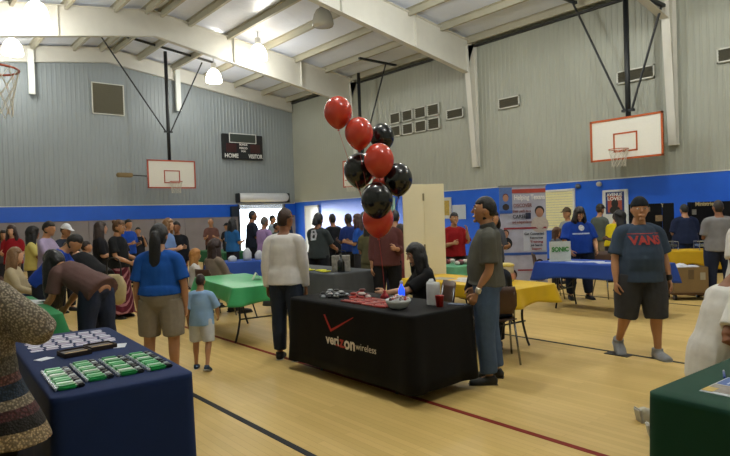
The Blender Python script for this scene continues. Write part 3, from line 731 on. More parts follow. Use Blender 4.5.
# yellow side table on the right
ftable('folding_table', 'small folding table with a yellow cloth behind the cardboard box', 11.55, 4.5, R(40), L=.9, W=.6)
cloth('yellow cloth on the small table behind the cardboard box', 11.55, 4.5, R(40), .9, .6, .735, .22, '#c9a01f', .02, .012, corner=.5, seed=13)

# logo on the black cloth
def at_front(o, ys, zs, name, me_or_bm, m): pass
vb = BVHTree.FromPolygons([o_.co for o_ in vc.data.vertices], [p.vertices[:] for p in vc.data.polygons])
def logo(name, me, width, yc, zc, m, italic=False, shear=0.0):
    xs = [v.co.x for v in me.vertices]; k = width/(max(xs)-min(xs)); bm = NB(); bm.from_mesh(me)
    bmesh.ops.subdivide_edges(bm, edges=[e for e in bm.edges if e.calc_length()*k > .04], cuts=1); bmesh.ops.triangulate(bm, faces=bm.faces)
    for v in bm.verts:
        y = yc-v.co.x*k; z = zc+v.co.y*k*1.0+shear*v.co.x*k
        p = V((-3, y-4.25, z-.741)); h = vb.ray_cast(p, V((1, 0, 0))); v.co = V(((h[0].x if h[0] else -.4)-.006, y-4.25, z-.741))
    mk(name, bm, m, vc)
M_lw = mat('#e9e0d2', .6, var=0); M_lr = mat('#b5281e', .6, var=0)
logo('logo_lettering', text_mesh('veri', .1, 0, .003), .20, 4.41, .40, M_lw)
logo('logo_lettering', text_mesh('z', .12, 0, .004), .075, 4.265, .40, M_lr)
logo('logo_lettering', text_mesh('on', .1, 0, .003), .16, 4.14, .40, M_lw)
logo('logo_lettering', text_mesh('wireless', .08, 0, .0), .28, 3.91, .395, M_lw)
def quadmesh(pts):
    me = bpy.data.meshes.new('q'); me.from_pydata([(p[0], p[1], 0) for p in pts], [], [list(range(len(pts)))]); return me
def logo_poly(name, pts, m):
    me = quadmesh(pts); xs = [p[0] for p in pts]; bm = NB(); bm.from_mesh(me); bmesh.ops.subdivide_edges(bm, edges=bm.edges[:], cuts=8, use_grid_fill=True)
    for v in bm.verts:
        y, z = v.co.x, v.co.y; h = vb.ray_cast(V((-3, y-4.25, z-.741)), V((1, 0, 0))); v.co = V(((h[0].x if h[0] else -.4)-.006, y-4.25, z-.741))
    mk(name, bm, m, vc)
logo_poly('logo_tick', [(4.54, .63), (4.515, .635), (4.425, .505), (4.435, .475)], M_lr)
logo_poly('logo_tick', [(4.435, .475), (4.425, .505), (4.08, .655), (4.085, .645)], M_lr)
logo_poly('logo_underline', [(4.36, .355), (4.36, .372), (4.2, .372), (4.2, .355)], M_lr)
def put(name, bm, m, label, cat, loc, rz=0, group=None, smooth=False):
    return tag(mk(name, bm, m, None, smooth, loc, rz), label, cat, group)
def leaf(x, y, z, a, b, rz, col, name, label, cat, group=None, t=.004):
    bm = NB(); box(bm, (0, 0, t/2), (a, b, t)); return put(name, bm, mat(col, .5, var=.04, scale=40), label, cat, (x, y, z), rz, group)
TZ = .742

# ------------------------------------------------------------------ main figures
def J(a, b): return (a, b)
REST = ((.14, .06, -1), (.04, .22, -1)); HOLD = ((.15, .12, -1), (-.25, .85, .15)); REACH = ((.1, .75, -.75), (-.1, .95, -.35)); FOLD = ((.2, .2, -1), (-.8, .5, .1)); PHONE = ((.2, .5, -.8), (-.2, .25, .9))
TAB = ((.15, .45, -.9), (-.15, .9, -.35))
WALK_A = ((.05, .28, -1), (.03, .05, -1)); WALK_B = ((.05, -.18, -1), (.03, -.55, -1), 25)
SIT = ((.12, 1, -.05), (.03, .05, -1)); 
# long haired woman in blue T-shirt, seen from behind
W1 = person('person with long black ponytail in royal blue T-shirt and khaki shorts, seen from behind', 158, 5.55, 1.54, 0, (((.24, .02, -1), (.02, .12, -1)), ((.26, .02, -1), (.0, .15, -1))),
  (((.09, .05, -1), (.0, -.06, -1)), ((.06, -.05, -1), (.02, -.02, -1))), g=1.22, gx=1.0, skin='tan', head=(4, 0), hair=('pony', '#0c0c11', .46), top=('#1c53a8', .8, -.085), bottom=('shorts', '#8a8072', .88), shoes='#3a3432', hi=2, seed=1)
K1 = person('child in pale blue shirt and white shorts walking beside the blue T-shirt woman', 198, 6.12, 1.0, 0, (((.2, -.1, -1), (.05, .2, -1)), ((.3, .2, -.8), (-.1, .6, -.6))),
  (((.07, .12, -1), (.02, -.02, -1)), ((.06, -.10, -1), (.02, -.45, -1), 20)), g=1.15, skin='tan', hair=('short', '#2b1a12'), top=('#8fb2d8', .9, .1), bottom=('shorts', '#c9cdd2', .95), shoes='#27415c', hi=2, seed=2)
# man in long white shirt, from behind
W2 = person('person with shaved head in long white shirt and dark jeans, seen from behind', 284, 6.42, 1.67, 10, (((.17, -.03, -1), (.02, .12, -1)), ((.18, -.05, -1), (.03, .15, -1))),
  (((.04, .10, -1), (.0, -.04, -1)), ((.05, -.06, -1), (.02, -.08, -1))), g=1.03, gx=1.02, skin='brown', head=(20, 4), hair=('buzz', '#3a2519'), top=('#e2dfde', 1.97, .04), bottom=('pants', '#28303f'), shoes='#17181b', hi=2, seed=3)
# man in grey polo
W3 = person('person in grey polo shirt and blue jeans standing in profile by the black table', 485, 5.34, 1.69, -78, (((.10, -.02, -1), (-.10, .42, -.85)), ((.18, .05, -1), (-.2, .45, -.8))),
  (((.04, .06, -1), (.0, -.07, -1)), ((.05, -.04, -1), (.02, -.12, -1))), bend=-2, g=1.12, belly=.03, skin='tan', head=(0, -4), hair=('short', '#17120f'), top=('#57564f', .82, 0), bottom=('pants', '#4a5c78'), shoes='#15130f', hi=2, seed=4)
bm = NB(); wr = W3['J']['wr', 0]; el = W3['J']['el', 0]; d = (wr-el).normalized(); loft(bm, [wr-d*.045, wr-d*.01], [.036, .034], V((1, 0, 0)), 16, 1); mk('wristwatch', bm, mat('#c9c4b4', .3, .6), W3['root'])
bm = NB(); loft(bm, [W3['T'](0, -.015, .485), W3['T'](0, .0, .545)], [(.082, .08), (.068, .07)], V((1, 0, 0)), 20, 1); mk('collar', bm, mat('#4a4a46', .8), W3['root'])
# man walking in lettered T-shirt
W4 = person('person in navy VANS T-shirt, dark shorts and backward cap walking towards the camera', 639, 6.0, 1.65, 181, (((.26, .0, -1), (.10, .22, -1)), ((.25, .02, -1), (.08, .2, -1))),
  (((.05, .12, -1), (.03, -.02, -1)), ((.06, -.05, -1), (.02, -.62, -1), 30)), g=1.36, gx=1.0, belly=.035, skin='tan', head=(12, 0), hair=('short', '#15110e'), cap=('#1c1f22', True), top=('#39475a', .82, .075), bottom=('shorts', '#3c3d42', 1.14), shoes='#85878b', hi=2, shk=1.22, seed=5)
decal(W4, 'shirt_print', 'VANS', .31, mat('#b0433f', .7, var=.1, scale=60), W4['P']+.325, bold=.004)
decal(W4, 'shirt_print', '', .32, mat('#b0433f', .7, var=.1, scale=60), W4['P']+.395, mesh=quadmesh([(-.5, -.012), (.5, -.012), (.5, .012), (-.5, .012)]))
bm = NB(); wr = W4['J']['wr', 0]; el = W4['J']['el', 0]; d = (wr-el).normalized(); loft(bm, [wr-d*.045, wr-d*.01], [.038, .036], V((1, 0, 0)), 16, 1); mk('wristwatch', bm, mat('#191919', .3, .2), W4['root'])
# seated woman reaching over the black table
W5 = person('person with long black hair in black top sitting behind the logo table, reaching left', 425, 6.42, 1.64, -102, (((.12, .85, -.50), (-.08, 1, -.10)), ((.2, .5, -.8), (-.1, .9, -.3))),
  (SIT, SIT), bend=6, g=1.02, skin='light', head=(0, 14), hair=('long', '#0e0e12', .36), top=('#141416', .95, .02), bottom=('pants', '#1c1d22'), hi=2, pelvis=.50, seed=6)
# foreground sweater person, cut by the left edge
def knit():
    m = bpy.data.materials.new('patterned_knit'); m.use_nodes = True; nt = m.node_tree; b = nt.nodes['Principled BSDF']; N = nt.nodes.new; L = nt.links.new
    tc = N('ShaderNodeTexCoord'); sp = N('ShaderNodeSeparateXYZ'); L(tc.outputs['Object'], sp.inputs[0])
    mr = N('ShaderNodeMapRange'); mr.inputs[1].default_value = .5; mr.inputs[2].default_value = 1.5; L(sp.outputs['Z'], mr.inputs[0])
    cr = N('ShaderNodeValToRGB'); cr.color_ramp.interpolation = 'CONSTANT'; L(mr.outputs[0], cr.inputs[0])
    cols = [(0, '#b39c78'), (.17, '#241f1d'), (.22, '#5a3234'), (.26, '#9a8d78'), (.30, '#26364a'), (.36, '#7a504a'), (.40, '#6d675c'), (.48, '#a89c8a')]
    el = cr.color_ramp.elements; el[0].color = lin(cols[0][1]); el[1].position = cols[1][0]; el[1].color = lin(cols[1][1])
    for p_, c_ in cols[2:]: e = el.new(p_); e.color = lin(c_)
    ck = N('ShaderNodeTexVoronoi'); ck.inputs['Scale'].default_value = 95; L(tc.outputs['Object'], ck.inputs['Vector'])
    mx = N('ShaderNodeMix'); mx.data_type = 'RGBA'; mx.blend_type = 'MULTIPLY'; mx.inputs[0].default_value = .8
    c2 = N('ShaderNodeValToRGB'); c2.color_ramp.elements[0].position = .25; c2.color_ramp.elements[0].color = (1, 1, 1, 1); c2.color_ramp.elements[1].position = .6; c2.color_ramp.elements[1].color = (.18, .17, .16, 1)
    L(ck.outputs['Distance'], c2.inputs[0]); L(cr.outputs[0], mx.inputs[6]); L(c2.outputs[0], mx.inputs[7]); L(mx.outputs[2], b.inputs['Base Color'])
    bp = N('ShaderNodeBump'); bp.inputs['Strength'].default_value = .6; bp.inputs['Distance'].default_value = .01; L(ck.outputs['Distance'], bp.inputs['Height']); L(bp.outputs[0], b.inputs['Normal'])
    b.inputs['Roughness'].default_value = .95; return m
W6 = person('person in patterned brown knit sweater and black trousers at the left edge', -44, 2.62, 1.60, 10, (((.1, .4, -.9), (-.1, .9, -.3)), ((.80, .12, -.62), (-.9, .35, -.1))),
  g=1.38, gx=1.02, skin='light', hair=('long', '#3a2a20', .25), top=('#6f675b', 2.05, .26), bottom=('pants', '#0e0e10'), shoes='#111113', hi=2, topmat=knit(), flare=.85, seed=7)
# kneeling person in white polo at the right
W7 = person('person in white polo kneeling at the dark green table in the right foreground', 0, 0, 1.72, 96, (((.12, .35, -.95), (-.3, .95, .05)), ((.30, -.48, -.85), (-.1, 1, .28))),
  (((.12, .10, -1), (.02, -1, -.04), 78), ((.12, .02, -1), (.02, -1, -.05), 78)), bend=15, head=(0, 30), g=1.12, skin='brown', hair=('short', '#15110e'), top=('#d8d5cf', .66, .12), bottom=('pants', '#6b6454'), shoes='#b9b3a0', hi=2, at=floor_at(711, 4.0), pelvis=.50, seed=8)
# standing person in white at right edge
W8 = person('person in white T-shirt cut by the right edge, arm bent', 748, 5.0, 1.66, 150, (((.25, .1, -1), (-.3, .7, -.6)), ((.30, .1, -1), (-.2, .75, -.6))), g=1.15, skin='brown', hair=('short', '#15110e'), top=('#cfccc8', .8, .05), bottom=('pants', '#2a2c33'), hi=1, seed=9)

# ------------------------------------------------------------------ chairs
def chair(label, x, y, rz, col='#4a2f20', group='classroom chairs'):
    t = thing('stacking_chair', label, 'chair', (x, y, 0), rz, group); pm = mat(col, .45, var=.04); cm = mat('#8f8f92', .25, .9, var=0)
    bm = NB(); N = 10
    def shell(pts_y, w_, th):
        rows = []
        for (yy, zz) in pts_y:
            rows.append([(w_*(k/N*2-1)*.5, yy, zz+.018*(k/N*2-1)**2) for k in range(N+1)])
        a = [[bm.verts.new(p) for p in r] for r in rows]; b = [[bm.verts.new((p[0], p[1]-th*.4, p[2]-th)) for p in r] for r in rows]
        for A in (a, b):
            for i in range(len(A)-1):
                for k in range(N): bm.faces.new((A[i][k], A[i][k+1], A[i+1][k+1], A[i+1][k]))
        per = lambda A: A[0]+[r[-1] for r in A[1:-1]]+A[-1][::-1]+[r[0] for r in A[1:-1]][::-1]
        pa, pb = per(a), per(b); n = len(pa)
        for i in range(n): bm.faces.new((pa[i], pb[i], pb[(i+1) % n], pa[(i+1) % n]))
        bmesh.ops.recalc_face_normals(bm, faces=bm.faces)
    shell([(.21, .42), (.19, .445), (.05, .44), (-.12, .435), (-.19, .45)], .42, .012); mk('seat', bm, pm, t, True)
    bm = NB()
    rows = []
    for (yy, zz, ww) in ((-.2, .52, .34), (-.205, .6, .42), (-.22, .72, .42), (-.24, .80, .38)):
        rows.append([(ww*(k/N*2-1)*.5, yy-.035*(1-(k/N*2-1)**2), zz) for k in range(N+1)])
    a = [[bm.verts.new(p) for p in r] for r in rows]; b = [[bm.verts.new((p[0], p[1]-.012, p[2])) for p in r] for r in rows]
    for A in (a, b):
        for i in range(len(A)-1):
            for k in range(N): bm.faces.new((A[i][k], A[i][k+1], A[i+1][k+1], A[i+1][k]))
    per = lambda A: A[0]+[r[-1] for r in A[1:-1]]+A[-1][::-1]+[r[0] for r in A[1:-1]][::-1]
    pa, pb = per(a), per(b); n = len(pa)
    for i in range(n): bm.faces.new((pa[i], pb[i], pb[(i+1) % n], pa[(i+1) % n]))
    bmesh.ops.recalc_face_normals(bm, faces=bm.faces); mk('backrest', bm, pm, t, True)
    for sx in (-1, 1):
        bm = NB(); path(bm, [(sx*.19, .17, .42), (sx*.215, .24, .0)], .011); mk('leg', bm, cm, t, True)
        bm = NB(); path(bm, [(sx*.17, .12, .425), (sx*.19, -.14, .43), (sx*.225, -.25, .0)], .011); mk('leg', bm, cm, t, True)
        bm = NB(); path(bm, [(sx*.19, -.12, .43), (sx*.185, -.19, .5), (sx*.18, -.235, .74)], .010); mk('back_frame', bm, cm, t, True)
    return t
def fpt(px, D): p = floor_at(px, D); return p.x, p.y
def face_rz(face): return -(YAW+R(face))
x, y = fpt(491, 6.12); CH = chair('brown chair with chrome legs under the navy shirt person behind the grey polo man', x, y, face_rz(5))
def ch(label, px, D, face, col=None):
    x, y = fpt(px, D); c = dup(CH, (x, y, 0), face_rz(face), label)
    return c
x, y = fpt(212, 8.9)
ch('brown chair under the woman in the beige cardigan', 213, 9.52, 40)
ch('brown chair under the small blond child at the left of the green table', 192, 9.9, 50)
ch('brown chair under the black haired woman behind the logo table', 427, 6.46, -102)
ch('chair tucked under the royal blue table near its left end', 547, 10.4, 100)
ch('chair with its legs showing right of centre below the royal blue table', 610, 10.2, 170)
ch('empty brown chair standing behind the cardboard box', 726, 10.9, 120)
ch('brown chair left of the green table at the left edge', 8, 9.0, 90)

# ------------------------------------------------------------------ crowd
PT = {'r': 'standing', }
# left group
person('person in pink top with dark hair seated far back left of the curly haired woman', 84, 11.6, 1.6, 60, (TAB, TAB), (SIT, SIT), pelvis=.52, skin='tan', hair=('short', '#2a1c16'), top=('#a86a78', .8, .05), bottom=('pants', '#2a2a30'), seed=70)
person('person with dark hair in grey top behind the red shirt woman at the far left', 3, 13.4, 1.52, 150, (HOLD, HOLD), skin='tan', hair=('long', '#1c1412', .2), top=('#4d4a50', .8, .05), bottom=('pants', '#2a2a30'), seed=71)
person('person with light brown hair in cream cardigan seated at the far left edge', 12, 8.6, 1.62, 75, (TAB, TAB), (SIT, SIT), pelvis=.52, skin='light', hair=('long', '#7a5a3c', .2), top=('#a79a7e', 1.9, .05), bottom=('pants', '#30405c'), seed=20)
person('person in dark red shirt with long dark hair near the left edge, facing the camera', 12, 12.2, 1.62, 170, (HOLD, HOLD), skin='light', hair=('long', '#2a1512', .3), top=('#8e1620', .8, .05), bottom=('pants', '#1d1f28'), seed=21)
person('person with dark curly hair in pale yellow shirt in the left crowd', 31, 10.6, 1.56, 60, (TAB, TAB), skin='brown', hair=('curly', '#0f0d0e'), top=('#c9bb6c', .8, .05), bottom=('pants', '#2a2c36'), seed=22)
person('person with short dark hair in white and purple patterned shirt, facing right', 46, 9.6, 1.65, 90, (TAB, TAB), skin='tan', head=(0, 12), top=('#9d8fae', .8, .05), bottom=('pants', '#24252c'), seed=23)
person('person in white cap and dark navy shirt in the left crowd', 64, 10.6, 1.60, 110, (TAB, TAB), skin='tan', head=(0, 12), cap=('#d5d6dc', False), top=('#272c3a', .8, .05), bottom=('pants', '#24252c'), seed=24)
person('person in royal blue shirt with yellow wristband bent over the left green table', 40, 7.5, 1.60, 80, (TAB, (( .15, .35, -.95), (-.2, .8, -.5))), bend=38, skin='tan', hair=('short', '#171114'), top=('#1c3f9e', .9, .06), bottom=('pants', '#20232e'), head=(0, 20), seed=25)
person('person in mauve brown T-shirt bent over the green table, long black hair hanging', 94, 6.2, 1.64, -72, (((.12, .2, -1), (-.1, .75, -.75)), ((.15, .35, -.95), (-.1, .7, -.8))), (((.06, .1, -1), (.02, -.1, -1)), ((.06, -.05, -1), (.02, -.08, -1))), bend=64, g=1.12, skin='tan', hair=('long', '#0b0b10', .46), head=(0, 5), top=('#5f4744', .85, .08), bottom=('pants', '#272e42'), hi=1, seed=26)
person('person with brown hair in black top bent forward behind the mauve shirt woman', 98, 8.0, 1.60, -70, (TAB, TAB), bend=55, skin='light', hair=('long', '#4a3220', .2), head=(0, 10), top=('#141418', .9, .08), bottom=('pants', '#1a1a20'), seed=27)
person('person with long curly brown hair in dark top standing left of the maroon skirt woman', 99, 10.3, 1.62, 60, (HOLD, HOLD), skin='light', hair=('long', '#2e1d15', .42), top=('#1b1b20', .9, .05), bottom=('pants', '#20202a'), seed=28)
def stripes():
    m = mat('#5c1626', .85, var=0, scale=.1, name='maroon_stripes').copy(); nt = m.node_tree; b = nt.nodes['Principled BSDF']; N = nt.nodes.new; L = nt.links.new
    tc = N('ShaderNodeTexCoord'); wv = N('ShaderNodeTexWave'); wv.inputs['Scale'].default_value = 5; wv.bands_direction = 'DIAGONAL'; L(tc.outputs['Object'], wv.inputs[0])
    cr = N('ShaderNodeValToRGB'); cr.color_ramp.elements[0].position = .75; cr.color_ramp.elements[0].color = lin('#4f1322'); cr.color_ramp.elements[1].position = .85; cr.color_ramp.elements[1].color = lin('#9b6a70')
    L(wv.outputs['Fac'], cr.inputs[0]); L(cr.outputs[0], b.inputs['Base Color']); return m
WS = person('person in black T-shirt and long maroon striped skirt, hair pinned up', 117, 9.7, 1.63, 95, (((.15, .3, -1), (-.1, .9, -.4)), ((.15, .3, -1), (-.1, .9, -.4))), skin='tan', hair=('bun', '#5a3c22'), head=(0, 6), top=('#17181b', .75, .02), bottom=('skirt', '#5c1626', .86), hi=1, g=1.1, seed=29)
for c in WS['root'].children:
    if c.name.startswith('skirt'): c.data.materials[0] = stripes()
person('person in blue shirt standing far behind the maroon skirt woman', 128, 14.2, 1.68, 120, (HOLD, HOLD), skin='tan', top=('#1c47a4', .8, .05), bottom=('pants', '#22232b'), seed=30)
person('person with black camera at chest between the blue shirts near the far wall', 138, 15.5, 1.48, 160, (PHONE, PHONE), skin='tan', hair=('short', '#111114'), top=('#23242c', .8, .05), bottom=('pants', '#22232b'), seed=31)
person('person with blond brown hair in light blue top standing right of the ponytail woman', 167, 11.2, 1.64, 100, (HOLD, HOLD), skin='light', hair=('long', '#7d5a3a', .2), top=('#6a86b8', .8, .05), bottom=('pants', '#20232e'), seed=32)
person('person in black suit just right of the light blue top woman', 177, 11.9, 1.58, 180, (DOWN, DOWN), skin='brown', hair=('short', '#101012'), top=('#15161c', 1.95, .1), bottom=('pants', '#15161c'), seed=33)
person('small child with curly blond hair in white shirt, seated', 193, 9.85, 1.28, 70, (TAB, TAB), (SIT, SIT), pelvis=.50, skin='light', hair=('curly', '#a9743a'), top=('#cfcbc8', .8, .05), bottom=('pants', '#6b86b5'), hs=1.15, seed=34)
person('person with dark red brown hair in beige cardigan seated with back to the camera', 213, 9.5, 1.60, 40, (TAB, TAB), (SIT, SIT), pelvis=.52, g=1.15, skin='tan', hair=('curly', '#2c1718'), top=('#7d6f63', 1.9, .05), bottom=('pants', '#20202a'), hi=1, seed=35)
person('bald person in brown vest and teal scarf behind the far green table', 211, 18.2, 1.66, 170, (HOLD, HOLD), skin='tan', hair=None, top=('#6b4a44', .8, .05), bottom=('pants', '#2a2a30'), seed=36)
person('person in black cap and dark shirt behind the far green table', 227, 18.6, 1.5, 200, (HOLD, HOLD), skin='tan', hair=('short', '#111'+'114'), cap=('#17181c', False), top=('#22252c', .8, .05), bottom=('pants', '#2a2a30'), seed=37)
person('person with long dark hair in teal blue shirt left of the bright door', 232, 14.3, 1.62, 30, (HOLD, HOLD), skin='tan', hair=('long', '#14151a', .3), top=('#265f9a', .8, .05), bottom=('pants', '#20202a'), seed=38)
person('tall person in black shirt silhouetted by the bright door', 252, 14.7, 1.80, 60, (HOLD, HOLD), skin='brown', hair=('buzz', '#191a20'), g=1.15, top=('#1c2230', .9, .08), bottom=('pants', '#171a22'), seed=39)
person('person in lilac coat standing in front of the bright door', 264, 13.3, 1.62, 40, (HOLD, HOLD), skin='brown', hair=('short', '#56504e'), g=1.1, top=('#9a7fae', 1.9, .3), bottom=('pants', '#6a2436'), hi=1, seed=40)
person('person in pale grey shirt far back against the door light', 272, 18.5, 1.70, 90, (HOLD, HOLD), skin='tan', top=('#8e9aa4', .8, .05), bottom=('pants', '#2a2a30'), seed=41)
person('shorter person in dark green shirt against the door light', 276, 15.0, 1.48, 90, (HOLD, HOLD), skin='brown', top=('#3a4a44', .8, .05), bottom=('pants', '#2a2a30'), seed=42)
person('person in dark navy top at the right side of the bright door', 284, 17.3, 1.72, 170, (HOLD, HOLD), skin='brown', hair=('short', '#0f1116'), top=('#232f48', .8, .05), bottom=('pants', '#2a2a30'), seed=43)
G1 = person('person in charcoal T-shirt with white back print and short ponytail behind the grey table', 318, 10.7, 1.64, 30, (TAB, TAB), g=1.15, skin='brown', hair=('pony', '#121316', .12), top=('#343a3c', .85, .04), bottom=('pants', '#1a1b20'), hi=1, seed=44)
decal(G1, 'shirt_print', '', .15, mat('#b9b9c2', .7, var=.4, scale=40), G1['P']+.36, yside=-1, mesh=quadmesh([(-.35, -.5), (.3, -.45), (.4, .1), (.2, .5), (-.3, .45)]), xoff=-.02)
person('slim person in black polo standing in front of the pale blue wall', 333, 13.2, 1.64, -30, (HOLD, HOLD), skin='brown', hair=('buzz', '#0f1014'), top=('#17191f', .85, .05), bottom=('pants', '#17181d'), seed=45)
person('person in navy blue shirt left of the blue shirt woman by the food table', 349, 12.6, 1.63, -40, (HOLD, HOLD), skin='dark', hair=('buzz', '#0f1014'), g=1.1, top=('#1b2f6a', .85, .05), bottom=('pants', '#17181d'), seed=46)
person('person with long brown hair in bright blue shirt holding papers by the food table', 359, 11.9, 1.61, -70, (HOLD, HOLD), skin='tan', hair=('long', '#3a2018', .25), top=('#1d4a9c', .85, .05), bottom=('pants', '#2a2a30'), seed=47)
person('person with black hair behind the bright blue shirt woman', 364, 13.0, 1.66, 10, (HOLD, HOLD), skin='brown', hair=('short', '#0e0f13'), top=('#20232e', .85, .05), bottom=('pants', '#17181d'), seed=48)
person('person in olive green dress left of the maroon shirt person', 370, 9.7, 1.52, 10, (HOLD, HOLD), skin='tan', hair=('long', '#231714', .2), top=('#59553a', .8, .05), bottom=('skirt', '#5e5a3e', .6), seed=49)
person('person in maroon brown shirt whose head is behind the lowest balloon', 386, 8.6, 1.66, 185, (HOLD, DOWN), g=1.15, skin='tan', hair=('short', '#171114'), top=('#5c3535', 1.6, .05), bottom=('pants', '#1b1c22'), hi=1, seed=50)
person('person in grey blue shirt left of the cream partition', 395, 10.2, 1.64, 20, (HOLD, HOLD), skin='tan', hair=('short', '#171a1f'), top=('#6b7688', .85, .05), bottom=('pants', '#2a3350'), seed=51)
person('person in red patterned dress half hidden by the left edge of the partition', 401, 9.1, 1.42, -30, (HOLD, HOLD), skin='tan', hair=('short', '#2a1c18'), top=('#8a4a4c', .8, .05), bottom=('skirt', '#7c3b42', .6), seed=52)
person('person in red shirt with black hair between the partition and the grey polo man', 454, 10.6, 1.575, 165, (PHONE, HOLD), g=1.2, skin='tan', hair=('short', '#121012'), top=('#8a1418', .95, .05), bottom=('pants', '#1b1c22'), hi=1, seed=53)
person('person with dark hair partly hidden behind the grey polo man', 493, 9.3, 1.57, 160, (HOLD, HOLD), skin='tan', hair=('long', '#171214', .15), top=('#494b52', .85, .05), bottom=('pants', '#1b1c22'), seed=54)
person('person in dark navy shirt seated at the yellow table behind the grey polo man', 490, 6.2, 1.60, 0, (TAB, TAB), (SIT, SIT), pelvis=.5, g=1.15, bend=14, skin='tan', hair=('short', '#141214'), top=('#20242f', .8, .05), bottom=('pants', '#1b1c22'), hi=1, head=(0, 15), seed=55)
# right group
B1 = person('heavy person in royal blue T-shirt with white emblem behind the blue table', 578, 10.1, 1.61, 178, (((.3, .25, -1), (-.15, .7, -.7)), ((.3, .25, -1), (-.15, .7, -.7))), g=1.5, skin='tan', hair=('long', '#241c1a', .12), head=(0, 26), top=('#14398f', .9, .05), bottom=('pants', '#1b2236'), hi=1, seed=56)
decal(B1, 'shirt_print', '', .10, mat('#b8bccb', .7, var=.5, scale=60), B1['P']+.37, mesh=quadmesh([(math.cos(a*PI/8), math.sin(a*PI/8)) for a in range(16)]))
decal(B1, 'shirt_print', '', .30, mat('#a9b0c4', .7, var=.3, scale=60), B1['P']+.27, mesh=quadmesh([(-.5, -.04), (.5, -.04), (.5, .04), (-.5, .04)]))
person('person in brown cap and pale shirt just left behind the royal blue T-shirt person', 568, 12.2, 1.60, -120, (HOLD, HOLD), skin='tan', hair=('short', '#3a2c20'), cap=('#4a3d2c', False), top=('#8c8f86', .85, .05), bottom=('pants', '#2a2a30'), seed=57)
person('child with curly brown hair left of the royal blue T-shirt person', 556, 11.6, 1.20, 150, (HOLD, HOLD), skin='tan', hair=('curly', '#4a2f1e'), top=('#5e6168', .85, .05), bottom=('pants', '#2a2a30'), hs=1.15, seed=58)
person('person in grey green shirt and cap standing beside the white door', 600, 13.2, 1.66, 60, (HOLD, HOLD), skin='tan', hair=('short', '#3a2c20'), cap=('#3a3630', False), top=('#4f5650', .85, .05), bottom=('pants', '#7d7462'), seed=59)
person('person in bright yellow shirt bent slightly in front of the white door', 612, 12.2, 1.50, 60, (HOLD, HOLD), bend=14, skin='tan', hair=('short', '#1c1512'), top=('#c9b413', .9, .05), bottom=('pants', '#2a2a30'), seed=60)
person('person with black curly hair between the yellow shirt and the VANS shirt man', 621, 11.0, 1.50, -60, (HOLD, HOLD), skin='dark', hair=('curly', '#0f0e10'), top=('#23252c', .85, .05), bottom=('pants', '#2a2a30'), seed=61)
person('heavy person in navy shirt with back to the camera at the display boards', 685, 12.0, 1.59, 5, (HOLD, HOLD), g=1.5, skin='tan', hair=('short', '#15120f'), top=('#1b2440', .9, .06), bottom=('pants', '#1c2a52'), hi=1, seed=62)
person('heavy person in grey T-shirt seen from behind, right of the display boards', 719, 9.6, 1.63, 15, (HOLD, HOLD), g=1.3, skin='brown', hair=('buzz', '#2a201a'), top=('#7b7a7c', .85, .06), bottom=('pants', '#232a40'), hi=1, seed=63)

# ------------------------------------------------------------------ balloons tied to the black table
def balloon(px, py, D, r, col, label, tilt=(0, 0)):
    p = CAM + (CF + CR*((px-365)/FPX) - CU*((py-228)/FPX))*D
    t = thing('balloon', label, 'balloon', p, 0, 'balloon cluster over the black table'); t.rotation_euler = (R(tilt[0]), R(tilt[1]), 0)
    bm = NB(); ellip(bm, (0, 0, 0), (r, r, r*1.12), 28, None, lambda d, p_: V((p_.x*(1-.25*max(0, -d.z)**2.2), p_.y*(1-.25*max(0, -d.z)**2.2), p_.z*(1.10 if d.z < 0 else 1))))
    mk('envelope', bm, mat(col, .22, var=.02, scale=3, coat=.3), t, True)
    bm = NB(); lathe(bm, [(.004, -r*1.2), (.009, -r*1.235), (.005, -r*1.25), (.016, -r*1.33)], seg=10); mk('knot', bm, mat(col, .4, var=0), t, True)
    return p
RED, BLK = '#c23a26', '#0d0e12'
bs = [(338, 112, 5.60, .137, RED, 'red balloon, topmost and furthest left of the cluster'), (359, 133, 5.55, .137, RED, 'red balloon second from the top of the cluster'),
 (382, 137, 5.85, .125, BLK, 'black balloon peeking out behind the second red balloon'), (379, 160, 5.45, .142, RED, 'red balloon in the middle of the cluster with a bright highlight'),
 (359, 170, 5.70, .150, BLK, 'black balloon at the left of the cluster'), (398, 179, 5.60, .140, BLK, 'black balloon at the right of the cluster'),
 (381, 187, 5.75, .10, RED, 'small red balloon glimpsed between the two black ones'), (377, 200, 5.40, .150, BLK, 'black balloon lowest of the black ones'), (378, 219, 5.52, .150, RED, 'red balloon lowest of the whole cluster')]
kn = CAM + (CF + CR*((379-365)/FPX) - CU*((240-228)/FPX))*5.6
wt = V((3.80, 4.28, .745))
for px, py, D, r, c, lb in bs: balloon(px, py, D, r, c, lb)
bm = NB()
for px, py, D, r, c, lb in bs:
    p = CAM + (CF + CR*((px-365)/FPX) - CU*((py-228)/FPX))*D - V((0, 0, r*1.3)); 
    if p.z > kn.z+.05: path(bm, [p, (p+kn)/2+V((0, 0, -.05)), kn], .0022, 5, 3)
path(bm, [kn, (kn+wt)/2+V((.01, 0, 0)), wt+V((0, 0, .05))], .003, 6, 3)
tag(mk('balloon_ribbon', bm, mat('#a8332c', .5), None), 'thin red ribbon tying the balloons down to the black table', 'ribbon')
bm = NB(); lathe(bm, [(.045, 0), (.05, .01), (.03, .04), (.012, .055), (.02, .075)], seg=14); put('balloon_weight', bm, mat('#a32020', .3, .3), 'small red foil weight holding the balloon ribbon on the black table', 'balloon weight', wt, smooth=True)

